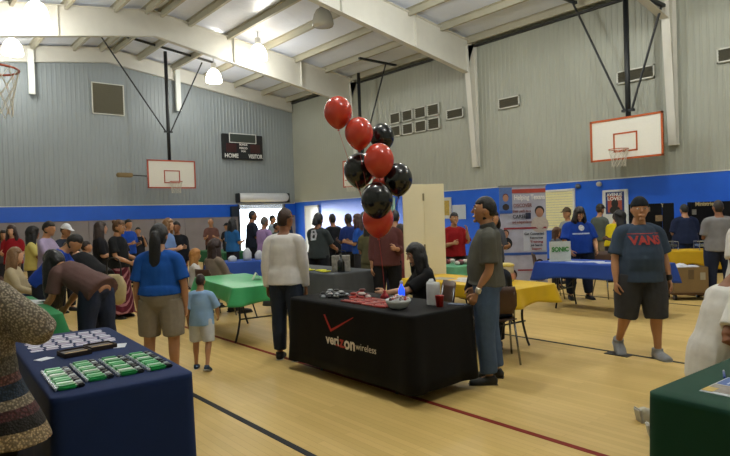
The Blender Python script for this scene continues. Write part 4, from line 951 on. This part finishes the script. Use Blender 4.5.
# ------------------------------------------------------------------ big free standing things
x, y = fpt(424, 8.0)
pt = thing('folding_partition', 'tall cream two panel partition right of the balloons', 'partition', (x, y, 0), face_rz(180)+R(8))
for sx in (-1, 1):
    bm = NB(); box(bm, (sx*.148, sx*.02, 1.0), (.30, .03, 1.96), Matrix.Rotation(R(8*sx), 3, 'Z'), bev=.006); mk('panel', bm, mat('#efe6c6', .6, var=.03, scale=3), pt)
bm = NB()
for z in (.35, 1.1, 1.8): rod(bm, (0, .02, z-.05), (0, .02, z+.05), .012)
mk('hinge', bm, mat('#8c8260', .5), pt)
x, y = fpt(523, 11.0)
bn_ = thing('roll_up_banner', 'tall printed roll-up banner with portraits behind the yellow table', 'banner', (x, y, 0), face_rz(180)+R(-6))
# local +Y faces the camera
def bpanel(name, x0, x1, z0, z1, col, lift, var=.1, sc_=20): bm = NB(); box(bm, (-(x0+x1)/2, .01+lift, (z0+z1)/2), (abs(x1-x0), .004, abs(z1-z0))); return mk(name, bm, mat(col, .55, var=var, scale=sc_), bn_)
def btext(s_, xc, zc, h, col, width): return text('banner_text', s_, h, mat(col, .6, var=0), bn_, (-xc, .026, zc), (R(90), 0, R(180)), .002, width=width)
bm = NB(); box(bm, (0, 0, .04), (.92, .18, .08), bev=.02); mk('base', bm, mat('#9a9a9c', .3, .6), bn_)
bm = NB(); rod(bm, (0, -.02, .05), (0, -.02, 2.12), .012); mk('pole', bm, mat('#9a9a9c', .3, .6), bn_)
bpanel('sheet', -.43, .43, .08, 2.16, '#a9a8b8', 0, .12, 6); bm = NB(); box(bm, (0, .005, 2.17), (.9, .03, .03)); mk('top_bar', bm, mat('#9a9a9c', .3, .6), bn_)
bpanel('corner_picture', -.43, -.19, 1.62, 2.14, '#4e6aa5', .006); bpanel('red_strip', -.19, .43, 2.02, 2.10, '#a23a2c', .006)
bpanel('blue_strip', -.43, -.19, 1.62, 1.68, '#2a55a5', .010)
def portrait(xc, zc, k, shirt, hair):
    bm = NB(); ellip(bm, (-xc, .018, zc), (.06*k, .004, .08*k), 14); mk('portrait_face', bm, mat('#a87860', .6), bn_)
    bm = NB(); ellip(bm, (-xc, .0165, zc+.03*k), (.075*k, .003, .085*k), 14); mk('portrait_hair', bm, mat(hair, .6), bn_)
    bm = NB(); ellip(bm, (-xc, .0155, zc-.2*k), (.14*k, .003, .14*k), 14); mk('portrait_shirt', bm, mat(shirt, .6, var=.1), bn_)
portrait(-.31, 1.93, .9, '#2c211f', '#5a2a2a'); portrait(.31, 1.62, 1.2, '#b7aaa0', '#1d1512'); portrait(-.33, 1.20, .9, '#15161c', '#3b2318'); portrait(.29, .58, 1.0, '#6d5a60', '#2a1916'); portrait(-.23, .35, 1.3, '#23222a', '#2b1916')
btext('Helping Texans', .13, 1.93, .14, '#e8e2dc', .56); btext('DISCOVER', 0, 1.77, .10, '#7e4b48', .34); btext('their path to a', -.02, 1.66, .08, '#7e4b48', .34); btext('CAREER', -.04, 1.55, .10, '#2c2f3a', .30); btext('and independence', -.02, 1.44, .08, '#7e4b48', .36)
bpanel('dark_square', .05, .15, 1.5, 1.62, '#242a4a', .008); bpanel('red_band', -.36, .43, 1.30, 1.335, '#8a2733', .006)
bpanel('pale_panel', 0.0, .41, .86, 1.27, '#b9bcc6', .004, .04); bpanel('blue_band', -.43, .43, .78, .83, '#274f9b', .008); bpanel('red_band', -.12, .16, .46, .49, '#8a2733', .006)
btext('Get Connected', .2, 1.20, .07, '#33384a', .36); btext('Resources', .24, 1.12, .06, '#33384a', .24); btext('Training', .24, 1.04, .06, '#8a2733', .24); btext('Job Search', .24, .97, .06, '#33384a', .22); btext('Support', .24, .90, .06, '#8a2733', .18)
bn_.scale.z = .945
# black display boards against the right wall
def board(label, px, D, w_, face):
    x, y = fpt(px, D); t = thing('display_board', label, 'display board', (x, y, 0), face_rz(face), 'black display boards')
    bm = NB(); box(bm, (0, 0, .372), (w_, .6, .744), bev=.01); mk('draped_stand', bm, mat('#101116', .9), t)
    bm = NB(); box(bm, (0, 0, 1.2), (w_*.62, .02, .9)); mk('centre_panel', bm, mat('#0c0d11', .8), t)
    for sx in (-1, 1):
        bm = NB(); box(bm, (sx*w_*.40, .09, 1.2), (w_*.22, .02, .9), Matrix.Rotation(R(40*sx), 3, 'Z')); mk('wing_panel', bm, mat('#0c0d11', .8), t)
    return t
def pin(t, x_, z_, a, b, col): bm = NB(); box(bm, (-x_, .016, z_), (a, .008, b)); mk('pinned_card', bm, mat(col, .6, var=.25, scale=30), t)
b1 = board('black display board with tan cards behind the VANS shirt man', 648, 13.7, 1.12, 176); b2 = board('black display board with cream lettering, right of the navy shirt person', 706, 13.6, 1.12, 176)
for a in ((-.1, 1.52, .30, .11, '#8f7b5a'), (.32, 1.3, .28, .14, '#8a7355'), (-.3, 1.5, .12, .16, '#b9b3a6'), (.05, 1.12, .10, .10, '#6f7a90'), (.1, .98, .3, .12, '#8c8c88'), (-.35, 1.2, .14, .1, '#7d7262')): pin(b1, *a)
for a in ((-.30, 1.42, .12, .12, '#7d7a70'), (-.32, 1.12, .2, .18, '#a5a59c'), (.28, 1.5, .16, .16, '#c2c0b6'), (.30, 1.2, .18, .22, '#7f8060'), (.47, 1.25, .16, .4, '#b3b7bb')): pin(b2, *a)
text('board_lettering', 'Youth', .13, mat('#b8a77a', .6, var=0), b1, (-.46, .03, 1.60), (R(90), 0, R(180)), .004, width=.30)
text('board_lettering', 'Ministries', .13, mat('#b8a77a', .6, var=0), b2, (.02, .03, 1.60), (R(90), 0, R(180)), .004, width=.5)
# other signs on the right wall
def sign(label, px, py, w_, h, col, bcol=None, cat='sign'):
    d = CF+CR*((px-365)/FPX)-CU*((py-228)/FPX); p = CAM+d*((XB-.06-CAM.x)/d.x)
    t = thing('wall_sign', label, cat, p, R(-90)); bm = NB(); box(bm, (0, 0, 0), (w_, .02, h)); mk('sheet', bm, mat(col, .6), t)
    if bcol: bm = NB(); box(bm, (0, -.012, 0), (w_*.55, .006, h*.7)); mk('picture', bm, mat(bcol, .6, var=.3, scale=15), t)
    return t
sign('pale framed sign with a yellow picture behind the red shirt woman', 447, 208, .42, .75, '#b9b8b0', '#a58a2c')
sign('white notice on the blue wall beside the red shirt woman', 459, 212, .6, .5, '#b4bcc6')
sign('green and white notice behind the right balloons', 391, 208, .5, .8, '#7aa08a', '#2f6a48')
# small wall speaker lights on blue wall
for px, py in ((578, 186.5), (599, 184.5)):
    d = CF+CR*((px-365)/FPX)-CU*((py-228)/FPX); p = CAM+d*((XB-.08-CAM.x)/d.x); bm = NB(); lathe(bm, [(.05, -.05), (.08, 0), (.07, .05), (.03, .08)], seg=16)
    put('wall_sensor', bm, mat('#5d6470' if px < 590 else '#c5c5bd', .4), 'small %s sensor on the blue wall near the top edge' % ('grey round' if px < 590 else 'white'), 'sensor', p, smooth=True)
# cardboard box on a dolly
x, y = fpt(685, 9.75)
bx = thing('cardboard_box', 'large open cardboard box standing on a wooden dolly behind the VANS shirt man', 'box', (x, y, .13), face_rz(8))
cb = mat('#806a48', .85, var=.06, scale=6)
for c, s_ in (((0, -.2, .21), (.52, .012, .42)), ((0, .2, .21), (.52, .012, .42)), ((-.26, 0, .21), (.012, .41, .42)), ((.26, 0, .21), (.012, .41, .42)), ((0, 0, .006), (.52, .4, .012))):
    bm = NB(); box(bm, c, s_); mk('side_panel', bm, cb, bx)
bm = NB(); box(bm, (0, -.207, .3), (.09, .004, .16)); mk('packing_tape', bm, mat('#5c4a30', .5), bx)
bm = NB(); box(bm, (.18, -.207, .27), (.08, .004, .12)); mk('shipping_label', bm, mat('#a09a88', .6), bx)
bm = NB(); ellip(bm, (-.1, 0, .38), (.15, .17, .09), 14, None, lambda d, p: p*(1+.3*noise.noise(d*4))); ellip(bm, (.1, 0, .37), (.13, .16, .07), 14, None, lambda d, p: p*(1+.3*noise.noise(d*4+V((3, 0, 0)))))
tag(remeshed('packing_paper', bm, .012, mat('#c9cad2', .8, var=.08), None, 1), 'crumpled white packing paper heaped in the cardboard box', 'paper'); bpy.data.objects['packing_paper'].location = (x, y, .13); bpy.data.objects['packing_paper'].rotation_euler.z = face_rz(8)
dl = thing('wooden_dolly', 'low wooden dolly under the cardboard box', 'dolly', (x, y, 0), face_rz(8))
bm = NB(); box(bm, (0, 0, .11), (.62, .44, .03), bev=.005); mk('platform', bm, mat('#5a4028', .7), dl)
for sx in (-1, 1):
    for sy in (-1, 1): bm = NB(); loft(bm, [(sx*.24-.02, sy*.16, .05), (sx*.24+.02, sy*.16, .05)], [.05, .05], V((0, 1, 0)), 14, 1, False); mk('wheel', bm, mat('#1c1a18', .5), dl)
x, y = fpt(708, 9.9)
bm = NB(); lathe(bm, [(.17, 0), (.18, .02), (.18, .44), (.17, .46), (.02, .46)], seg=24); put('cardboard_drum', bm, mat('#6b5638', .8), 'round brown cardboard drum right of the open box', 'drum', (x+.1, y+.25, 0), smooth=True)
# serving racks on the small yellow table
for k, (dx, dy) in enumerate(((-.13, .1), (.12, -.12))):
    t = thing('wire_rack', 'chrome wire rack at the %s of the small yellow table' % ('left' if k == 0 else 'right'), 'rack', (11.55+dx*.9, 4.5+dy*2.2, TZ), R(40), 'wire racks on the yellow table')
    bm = NB()
    for sx in (-1, 1): path(bm, [(sx*.14, -.1, 0), (sx*.14, -.1, .16), (sx*.14, .1, .16), (sx*.14, .1, 0)], .007)
    for yy in (-.1, .1): rod(bm, (-.14, yy, .16), (.14, yy, .16), .007)
    mk('frame', bm, mat('#b9bec4', .2, .9), t); bm = NB(); box(bm, (0, 0, .09), (.26, .18, .05), bev=.01); mk('pan', bm, mat('#8e969c', .25, .8), t)

# ------------------------------------------------------------------ things on the tables
# navy table: rows of wrapped green and silver packets, brochure trays, white cards
def rot2(x, y, a): return x*math.cos(a)-y*math.sin(a), x*math.sin(a)+y*math.cos(a)
NR = R(-3)
def nav(u, v): a, b = rot2(u, v, NR); return .98+a, 3.97+b     # u across, v along the navy table
packs = [((.06, .05, 0)), ]
cen = [(.735, 3.36), (.90, 3.42), (1.04, 3.36), (1.185, 3.40)]
cen = [nav(-.24, -.60), nav(-.085, -.53), nav(.07, -.535), nav(.225, -.535)]
gcols = ['#1f9a4a', '#bfe6c6', '#2aa457', '#8fd6a2', '#1f8f45', '#d5ecd6']
names4 = ['leftmost', 'second from left', 'third from left', 'rightmost']
for i, (cx, cy) in enumerate(cen):
    for k in range(9):
        yy = (k-4)*.052; a, b = rot2(0, yy, NR)
        bm = NB(); box(bm, (-.015, 0, .013), (.09, .047, .024), bev=.008)
        t = put('snack_packet', bm, mat(gcols[(k+i*2) % 6], .3, var=.15, scale=60), 'green and white wrapped packet in the %s row on the navy table' % names4[i], 'packet', (cx+a, cy+b, TZ), NR+R(random.uniform(-5, 5)), 'packets in the %s row' % names4[i])
        bm = NB(); box(bm, (.048, 0, .012), (.036, .045, .022), bev=.006); mk('dark_end', bm, mat(['#17191c', '#aab0b6', '#17191c'][k % 3], .3, var=.2, scale=80), t)
        bm = NB(); box(bm, (-.066, 0, .012), (.013, .044, .018), bev=.004); mk('silver_end', bm, mat('#cfd6e0', .25, .4), t)
for k, (u, v) in enumerate(((-.07, .02), (.10, .10))):
    x, y = nav(u, v); t = thing('brochure_tray', 'brown tray of small cards, %s of the two on the navy table' % ('left' if k == 0 else 'right'), 'tray', (x, y, TZ), NR+R(8), 'brown card trays')
    bm = NB(); box(bm, (0, 0, .006), (.16, .15, .012)); mk('bottom', bm, mat('#3a2a22', .6), t)
    bm = NB()
    for sy in (-1, 1): box(bm, (0, sy*.072, .015), (.16, .006, .03))
    for sx in (-1, 1): box(bm, (sx*.078, 0, .015), (.006, .15, .03))
    mk('rim', bm, mat('#2a1c18', .6), t); bm = NB(); box(bm, (0, -.035, .016), (.145, .055, .012)); mk('gold_cards', bm, mat('#a98545', .5, var=.2, scale=90), t)
    bm = NB(); box(bm, (0, .03, .016), (.145, .06, .012)); mk('dark_cards', bm, mat('#33262a', .5, var=.3, scale=90), t)
x, y = nav(.22, .08); leaf(x, y, TZ, .07, .14, NR+R(-20), '#d2d6dd', 'white_card', 'single white card right of the brown trays on the navy table', 'card')
x, y = nav(-.24, .02); leaf(x, y, TZ, .09, .07, NR+R(30), '#cdd2dc', 'white_card', 'single white card lying left of the brown trays on the navy table', 'card')
for r_ in range(8):
    for c in range(6):
        x, y = nav(-.24+c*.09+(r_%2)*.012, .32+r_*.068)
        leaf(x, y, TZ, .072, .05, NR+R(random.uniform(-9, 9)), ['#bdb8cc', '#a398b2', '#c6c3d0'][(r_+c) % 3], 'name_card', 'small white and lilac card laid out at the far end of the navy table', 'card', 'name cards on the navy table', t=.0035)
# black table
def heap(name, label, cat, cx, cy, n, r, cols, grp, size=.03, hgt=.05):
    k = 0; st = size*2.0
    for lay in range(3):
        rr = r*(1-.36*lay); m_ = int(rr/st)+1
        for i in range(-m_, m_+1):
            for j in range(-m_, m_+1):
                px_ = (i+.5*(j % 2)+.33*lay)*st; py_ = (j*.87+.29*lay)*st
                if math.hypot(px_, py_) > rr or k >= n: continue
                bm = NB(); ellip(bm, (0, 0, size*.42), (size*random.uniform(.9, 1.0), size*random.uniform(.7, .95), size*.36), 10, None, lambda d, p: p*(1+.12*noise.noise(d*3+V((k, 0, 0)))))
                put(name, bm, mat(cols[k % len(cols)], .35, var=.1, scale=60), label, cat, (cx+px_, cy+py_, TZ+lay*size*.72), random.random()*3, grp, True); k += 1
heap('wristband', 'small black and white rolled wristband in the pile at the left of the black table', 'wristband', 3.57, 4.80, 46, .19, ['#1a1b1e', '#9aa0a8', '#4d5258', '#2b2d31', '#b4bac0'], 'black and white wristbands', .036, .08)
heap('red_keyring', 'small red giveaway in the pile at the back middle of the black table', 'giveaway', 3.66, 4.50, 34, .13, ['#a01c18', '#c23a30', '#6e1410', '#d2c6c0'], 'red giveaways in a pile', .044, .08)
for k in range(40):
    x = 3.37+(k % 10)*.032+.008*(k//10); y = 3.88+(k//10)*.165; bm = NB(); a = R(90+random.uniform(-7, 7))
    loft(bm, [(-.075, 0, .009), (.075, 0, .009)], [(.011, .008), (.011, .008)], V((0, 0, 1)), 8, 1, True); t = put('red_pen', bm, mat(['#a8302a', '#c65a50', '#8e1d18'][k % 3], .3), 'red pen scattered along the front of the black table', 'pen', (x, y, TZ), a, 'red pens on the black table', True)
bw = thing('candy_bowl', 'clear round bowl of wrapped sweets near the right corner of the black table', 'bowl', (3.44, 3.70, TZ))
bm = NB(); lathe(bm, [(.05, 0), (.085, .02), (.11, .06), (.115, .085), (.11, .085), (.10, .058), (.078, .026), (.04, .008)], seg=28); mk('glass', bm, mat('#c9cdd0', .1, var=0, coat=.5), bw, True)
for k in range(30):
    a = random.uniform(0, 2*PI); q = math.sqrt(random.random())*.085; bm = NB(); ellip(bm, (0, 0, 0), (.019, .013, .012), 8)
    put('wrapped_sweet', bm, mat(['#b03a34', '#d8d4d0', '#86888e', '#5c2a30', '#c9a6a2'][k % 5], .3, var=0), 'small wrapped sweet heaped in the clear bowl', 'sweet', (3.44+q*math.cos(a), 3.70+q*math.sin(a), TZ+.09+.03*(1-q/.085)), a, 'sweets in the bowl', True)
bt_ = thing('blue_bottle', 'small glowing blue bottle in front of the black haired woman', 'bottle', (3.86, 4.10, TZ))
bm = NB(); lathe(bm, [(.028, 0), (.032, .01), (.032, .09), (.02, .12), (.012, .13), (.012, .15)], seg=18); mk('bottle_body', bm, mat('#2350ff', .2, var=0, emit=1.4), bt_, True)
bm = NB(); lathe(bm, [(.016, .15), (.016, .175), (.01, .18)], seg=14); mk('bottle_cap', bm, mat('#cdd6ee', .4), bt_, True)
x, y = 3.80, 3.62
pb = thing('paper_bag', 'white paper bag standing near the right end of the black table', 'bag', (x, y, TZ), R(10))
bm = NB(); loft(bm, [(0, 0, .0), (0, 0, .12), (0, 0, .185), (.005, 0, .205)], [(.066, .05), (.068, .05), (.07, .04), (.066, .02)], V((0, 1, 0)), 16, 2, False); mk('bag_body', bm, mat('#cdd0d6', .7, var=.06), pb)
bm = NB(); ellip(bm, (0, .02, .2), (.03, .03, .035), 10, None, lambda d, p: p*(1+.4*noise.noise(d*4))); mk('tissue', bm, mat('#e0e0e4', .8), pb)
bm = NB(); lathe(bm, [(.028, 0), (.04, .1), (.041, .102), (.037, .102), (.026, .006)], seg=22); put('red_cup', bm, mat('#a8251c', .35), 'red plastic cup beside the white paper bag on the black table', 'cup', (3.74, 3.49, TZ), smooth=True)
leaf(3.92, 3.45, TZ, .08, .16, R(20), '#3a4a66', 'dark_phone', 'dark phone lying at the back right corner of the black table', 'phone', t=.009)
# green table tent card
bm = NB()
for sx in (-1, 1): box(bm, (sx*.03, 0, .045), (.004, .22, .105), Matrix.Rotation(R(30*sx), 3, 'Y').transposed())
put('tent_card', bm, mat('#cfd6c4', .6), 'folded white name card standing on the bright green table', 'card', (3.95, 7.1, TZ+.0), R(-25))
# grey table: printed gift box, dark bottle, yellow plates
gb = thing('gift_box', 'black and white patterned box on the dark grey table', 'box', (5.35, 7.0, TZ), R(-38))
bm = NB(); box(bm, (0, 0, .12), (.28, .16, .24), bev=.004); mk('box_body', bm, mat('#8e8a84', .6, var=.5, scale=22), gb)
bm = NB(); path(bm, [(-.08, 0, .24), (-.06, 0, .31), (.06, 0, .31), (.08, 0, .24)], .006, 6, 3); mk('handle', bm, M_black, gb)
bm = NB(); lathe(bm, [(.05, 0), (.055, .01), (.055, .15), (.03, .2), (.018, .21), (.018, .245)], seg=20); t = put('dark_bottle', bm, mat('#111417', .2), 'dark round shouldered bottle standing before the patterned box', 'bottle', (5.24, 6.86, TZ), smooth=True)
bm = NB(); lathe(bm, [(.02, .245), (.02, .27), (.014, .275)], seg=14); mk('bottle_cap', bm, mat('#2a2a2a', .4), t)
for k in range(5):
    bm = NB(); lathe(bm, [(.06, 0), (.085, .012), (.09, .018), (.083, .018), (.06, .006)], seg=22)
    put('yellow_plate', bm, mat('#ddd81e', .4), 'yellow plate in the row at the left end of the grey table', 'plate', (5.12+.07*(k % 2), 7.1+k*.21, TZ), 0, 'yellow plates on the grey table', True)
# food table
for k, (c, a) in enumerate((('#c9a72a', 'yellow'), ('#1c1d22', 'black'), ('#c9b43a', 'pale yellow'), ('#3a6ab0', 'blue'), ('#d0cdb8', 'cream'))):
    u, v = rot2(.0, -.62+k*.31, R(60)); bm = NB(); box(bm, (0, 0, .035), (.22, .16, .07), bev=.012); t = put('food_tray', bm, mat(c, .5, var=.15), '%s food container on the dark table far behind the grey table' % a, 'container', (8.2+u, 11.2+v, TZ), R(60))
    bm = NB(); box(bm, (0, 0, .075), (.23, .17, .01), bev=.004); mk('lid', bm, mat('#b9b8b0', .4), t)
# far blue table: basket and white bags
bm = NB(); lathe(bm, [(.11, 0), (.14, .02), (.15, .10), (.155, .11), (.14, .11), (.13, .02)], seg=20); put('round_basket', bm, mat('#7a4a30', .8, var=.2, scale=60), 'round brown basket on the mid blue table', 'basket', (6.35, 10.55, TZ), smooth=True)
for k, (x, y, h) in enumerate(((5.75, 10.68, .26), (5.98, 10.6, .2), (5.45, 10.75, .12))):
    bm = NB(); loft(bm, [(0, 0, .0), (0, 0, h*.6), (0, 0, h)], [(.09, .06), (.10, .055), (.03, .015)], V((1, 0, 0)), 12, 2, False); put('white_sack', bm, mat('#b9bcc2', .7, var=.08), 'white plastic sack on the mid blue table, %s' % ['the tallest', 'beside the brown basket', 'low at its left end'][k], 'sack', (x, y, TZ), 0, 'white sacks on the blue table', True)
# far green table bottles
for k, (dy, h, c) in enumerate(((-.9, .3, '#cfd2d0'), (-.75, .26, '#d8d6c9'), (-.3, .32, '#10131a'), (.1, .30, '#10131a'), (.5, .22, '#c9c9c4'))):
    bm = NB(); lathe(bm, [(.045, 0), (.05, .01), (.05, h*.6), (.02, h*.8), (.018, h)], seg=14); t = put('bottle', bm, mat(c, .3), '%s bottle on the far green table, number %s from its near end' % ('dark' if c == '#10131a' else 'pale', ['one', 'two', 'three', 'four', 'five'][k]), 'bottle', (7.25, 15+dy, TZ), smooth=True)
    bm = NB(); lathe(bm, [(.021, h), (.021, h+.025), (.01, h+.03)], seg=12); mk('bottle_cap', bm, mat('#33404a', .4), t)
# yellow table: clear drinks tub with label, papers
tb = thing('drinks_tub', 'clear plastic tub with a printed label on the yellow table', 'tub', (5.62, 4.18, TZ), R(-40))
bm = NB(); lathe(bm, [(.08, 0), (.095, .01), (.10, .17), (.095, .18), (.09, .18), (.088, .012)], seg=26); mk('tub_wall', bm, mat('#c4b89a', .15, var=.05, coat=.4), tb, True)
bm = NB(); lathe(bm, [(.1, .03), (.103, .10)], seg=26, cap=False); mk('label_band', bm, mat('#c98a78', .5, var=.3, scale=25), tb, True)
bm = NB(); lathe(bm, [(.102, .18), (.104, .2), (.07, .215), (.02, .218)], seg=26); mk('lid', bm, mat('#d3bf57', .4), tb, True)
for k, (x, y, a) in enumerate(((5.45, 4.35, 20), (5.38, 4.6, -10), (5.6, 4.72, 35), (5.42, 5.0, 5))):
    leaf(x, y, .735+.0, .22, .28, R(a), ['#c9c3c8', '#bfb9b4', '#d3d0cc', '#a99f9a'][k], 'paper_sheet', 'loose printed sheet on the yellow table, %s from the right' % ['first', 'second', 'third', 'fourth'][k], 'paper', t=.012)
# blue table: acrylic sign, papers
sg1 = thing('counter_sign', 'white counter sign with green lettering at the left end of the blue table', 'sign', (8.32, 5.12, TZ), face_rz(180))
bm = NB(); box(bm, (0, 0, .17), (.34, .012, .30)); box(bm, (0, 0, .01), (.34, .1, .02)); mk('sign_panel', bm, mat('#c6cbc4', .4), sg1)
text('sign_lettering', 'SONIC', .1, mat('#3f8a3a', .5, var=0), sg1, (0, .012, .19), (R(90), 0, R(180)), .005, width=.27)
for k in range(5): leaf(8.35+.1*(k % 2), 4.85-.24*k, TZ, .22, .28, R(k*23), ['#b9bfd0', '#c7ccd8'][k % 2], 'leaflet', 'pale leaflet lying on the royal blue table', 'leaflet', 'leaflets on the royal blue table', t=.006)
bm = NB(); lathe(bm, [(.05, 0), (.09, .02), (.11, .09), (.115, .1), (.10, .1), (.08, .02)], seg=18); put('yellow_bowl', bm, mat('#c8a52a', .5, var=.15), 'yellow bowl on the royal blue table right of the royal blue T-shirt person', 'bowl', (8.7, 4.35, TZ), smooth=True)
# pale green table
for k in range(14):
    bm = NB(); ellip(bm, (0, 0, .03), (.05, .045, .035), 10); put('red_white_packet', bm, mat(['#8d3338', '#cfc7bf', '#5a2a30'][k % 3], .5, var=.2), 'small red and white packet heaped on the pale green table', 'packet', (6.95+.28*random.random(), 6.1+.55*random.random(), TZ+.02*random.random()), random.random()*3, 'packets on the pale green table', True)
# left green table papers
for k in range(5): leaf(.95+.07*k, 6.4+.22*k, TZ, .22, .3, R(-20+13*k), '#c3c6cc', 'form_sheet', 'white form lying on the left green table', 'paper', 'forms on the left green table', t=.005)
# dark green table: flyer and pen
fl_ = thing('photo_flyer', 'glossy flyer with a photo and blue panel on the dark green table', 'flyer', (2.86, .93, TZ), R(87))
bm = NB(); box(bm, (0, 0, .003), (.15, .30, .004)); mk('sheet', bm, mat('#c7ccd2', .3), fl_)
bm = NB(); box(bm, (.0, .062, .0058), (.138, .12, .001)); mk('photo_area', bm, mat('#8a8078', .35, var=.4, scale=22), fl_)
bm = NB(); box(bm, (.05, .10, .0066), (.045, .07, .001)); mk('yellow_heading', bm, mat('#b99a3a', .35, var=.2, scale=60), fl_)
bm = NB(); box(bm, (0, -.075, .0058), (.138, .13, .001)); mk('blue_panel', bm, mat('#2a58a5', .35, var=.1, scale=60), fl_)
for zz in (-.03, 0, .03): bm = NB(); box(bm, (zz, -.075, .0068), (.008, .10, .001)); mk('text_line', bm, mat('#c9d3e6', .4), fl_)
pn = thing('ballpoint_pen', 'blue and white pen on the dark green table', 'pen', (3.06, 1.03, TZ), R(-70))
bm = NB(); loft(bm, [(0, -.07, .006), (0, .03, .006)], [.0055, .0055], V((1, 0, 0)), 10, 1); mk('barrel', bm, mat('#1d3f94', .3), pn, True)
bm = NB(); loft(bm, [(0, .03, .006), (0, .06, .006), (0, .075, .006)], [.0055, .004, .0015], V((1, 0, 0)), 10, 1); mk('tip', bm, mat('#c9ccd2', .3), pn, True)
# bags carried in the left crowd
x, y = fpt(112, 7.6)
hb_ = thing('cream_handbag', 'cream handbag hanging behind the mauve shirt woman', 'bag', (x, y, .55), face_rz(20))
bm = NB(); loft(bm, [(0, 0, .0), (0, 0, .2), (0, 0, .34)], [(.16, .07), (.19, .08), (.13, .04)], V((1, 0, 0)), 16, 3, True); mk('bag_body', bm, mat('#b3a379', .6), hb_, True)
bm = NB(); path(bm, [(-.12, 0, .33), (-.09, 0, .55), (.09, 0, .55), (.12, 0, .33)], .01, 8, 4); mk('strap', bm, mat('#2a2522', .5), hb_, True)
x, y = fpt(70, 6.1)
pb2 = thing('plastic_bag', 'blue plastic bag standing by the end of the left green table', 'bag', (1.40, 5.80, .0), 0)
bm = NB(); loft(bm, [(0, 0, .0), (0, 0, .14), (0, 0, .30)], [(.10, .07), (.12, .08), (.05, .03)], V((1, 0, 0)), 16, 3, True); mk('bag_body', bm, mat('#35507e', .3, var=.15, scale=8), pb2, True)
bm = NB(); path(bm, [(-.04, 0, .3), (-.03, 0, .38), (.03, 0, .38), (.04, 0, .3)], .006, 6, 3); mk('bag_handle', bm, mat('#35507e', .3), pb2, True)
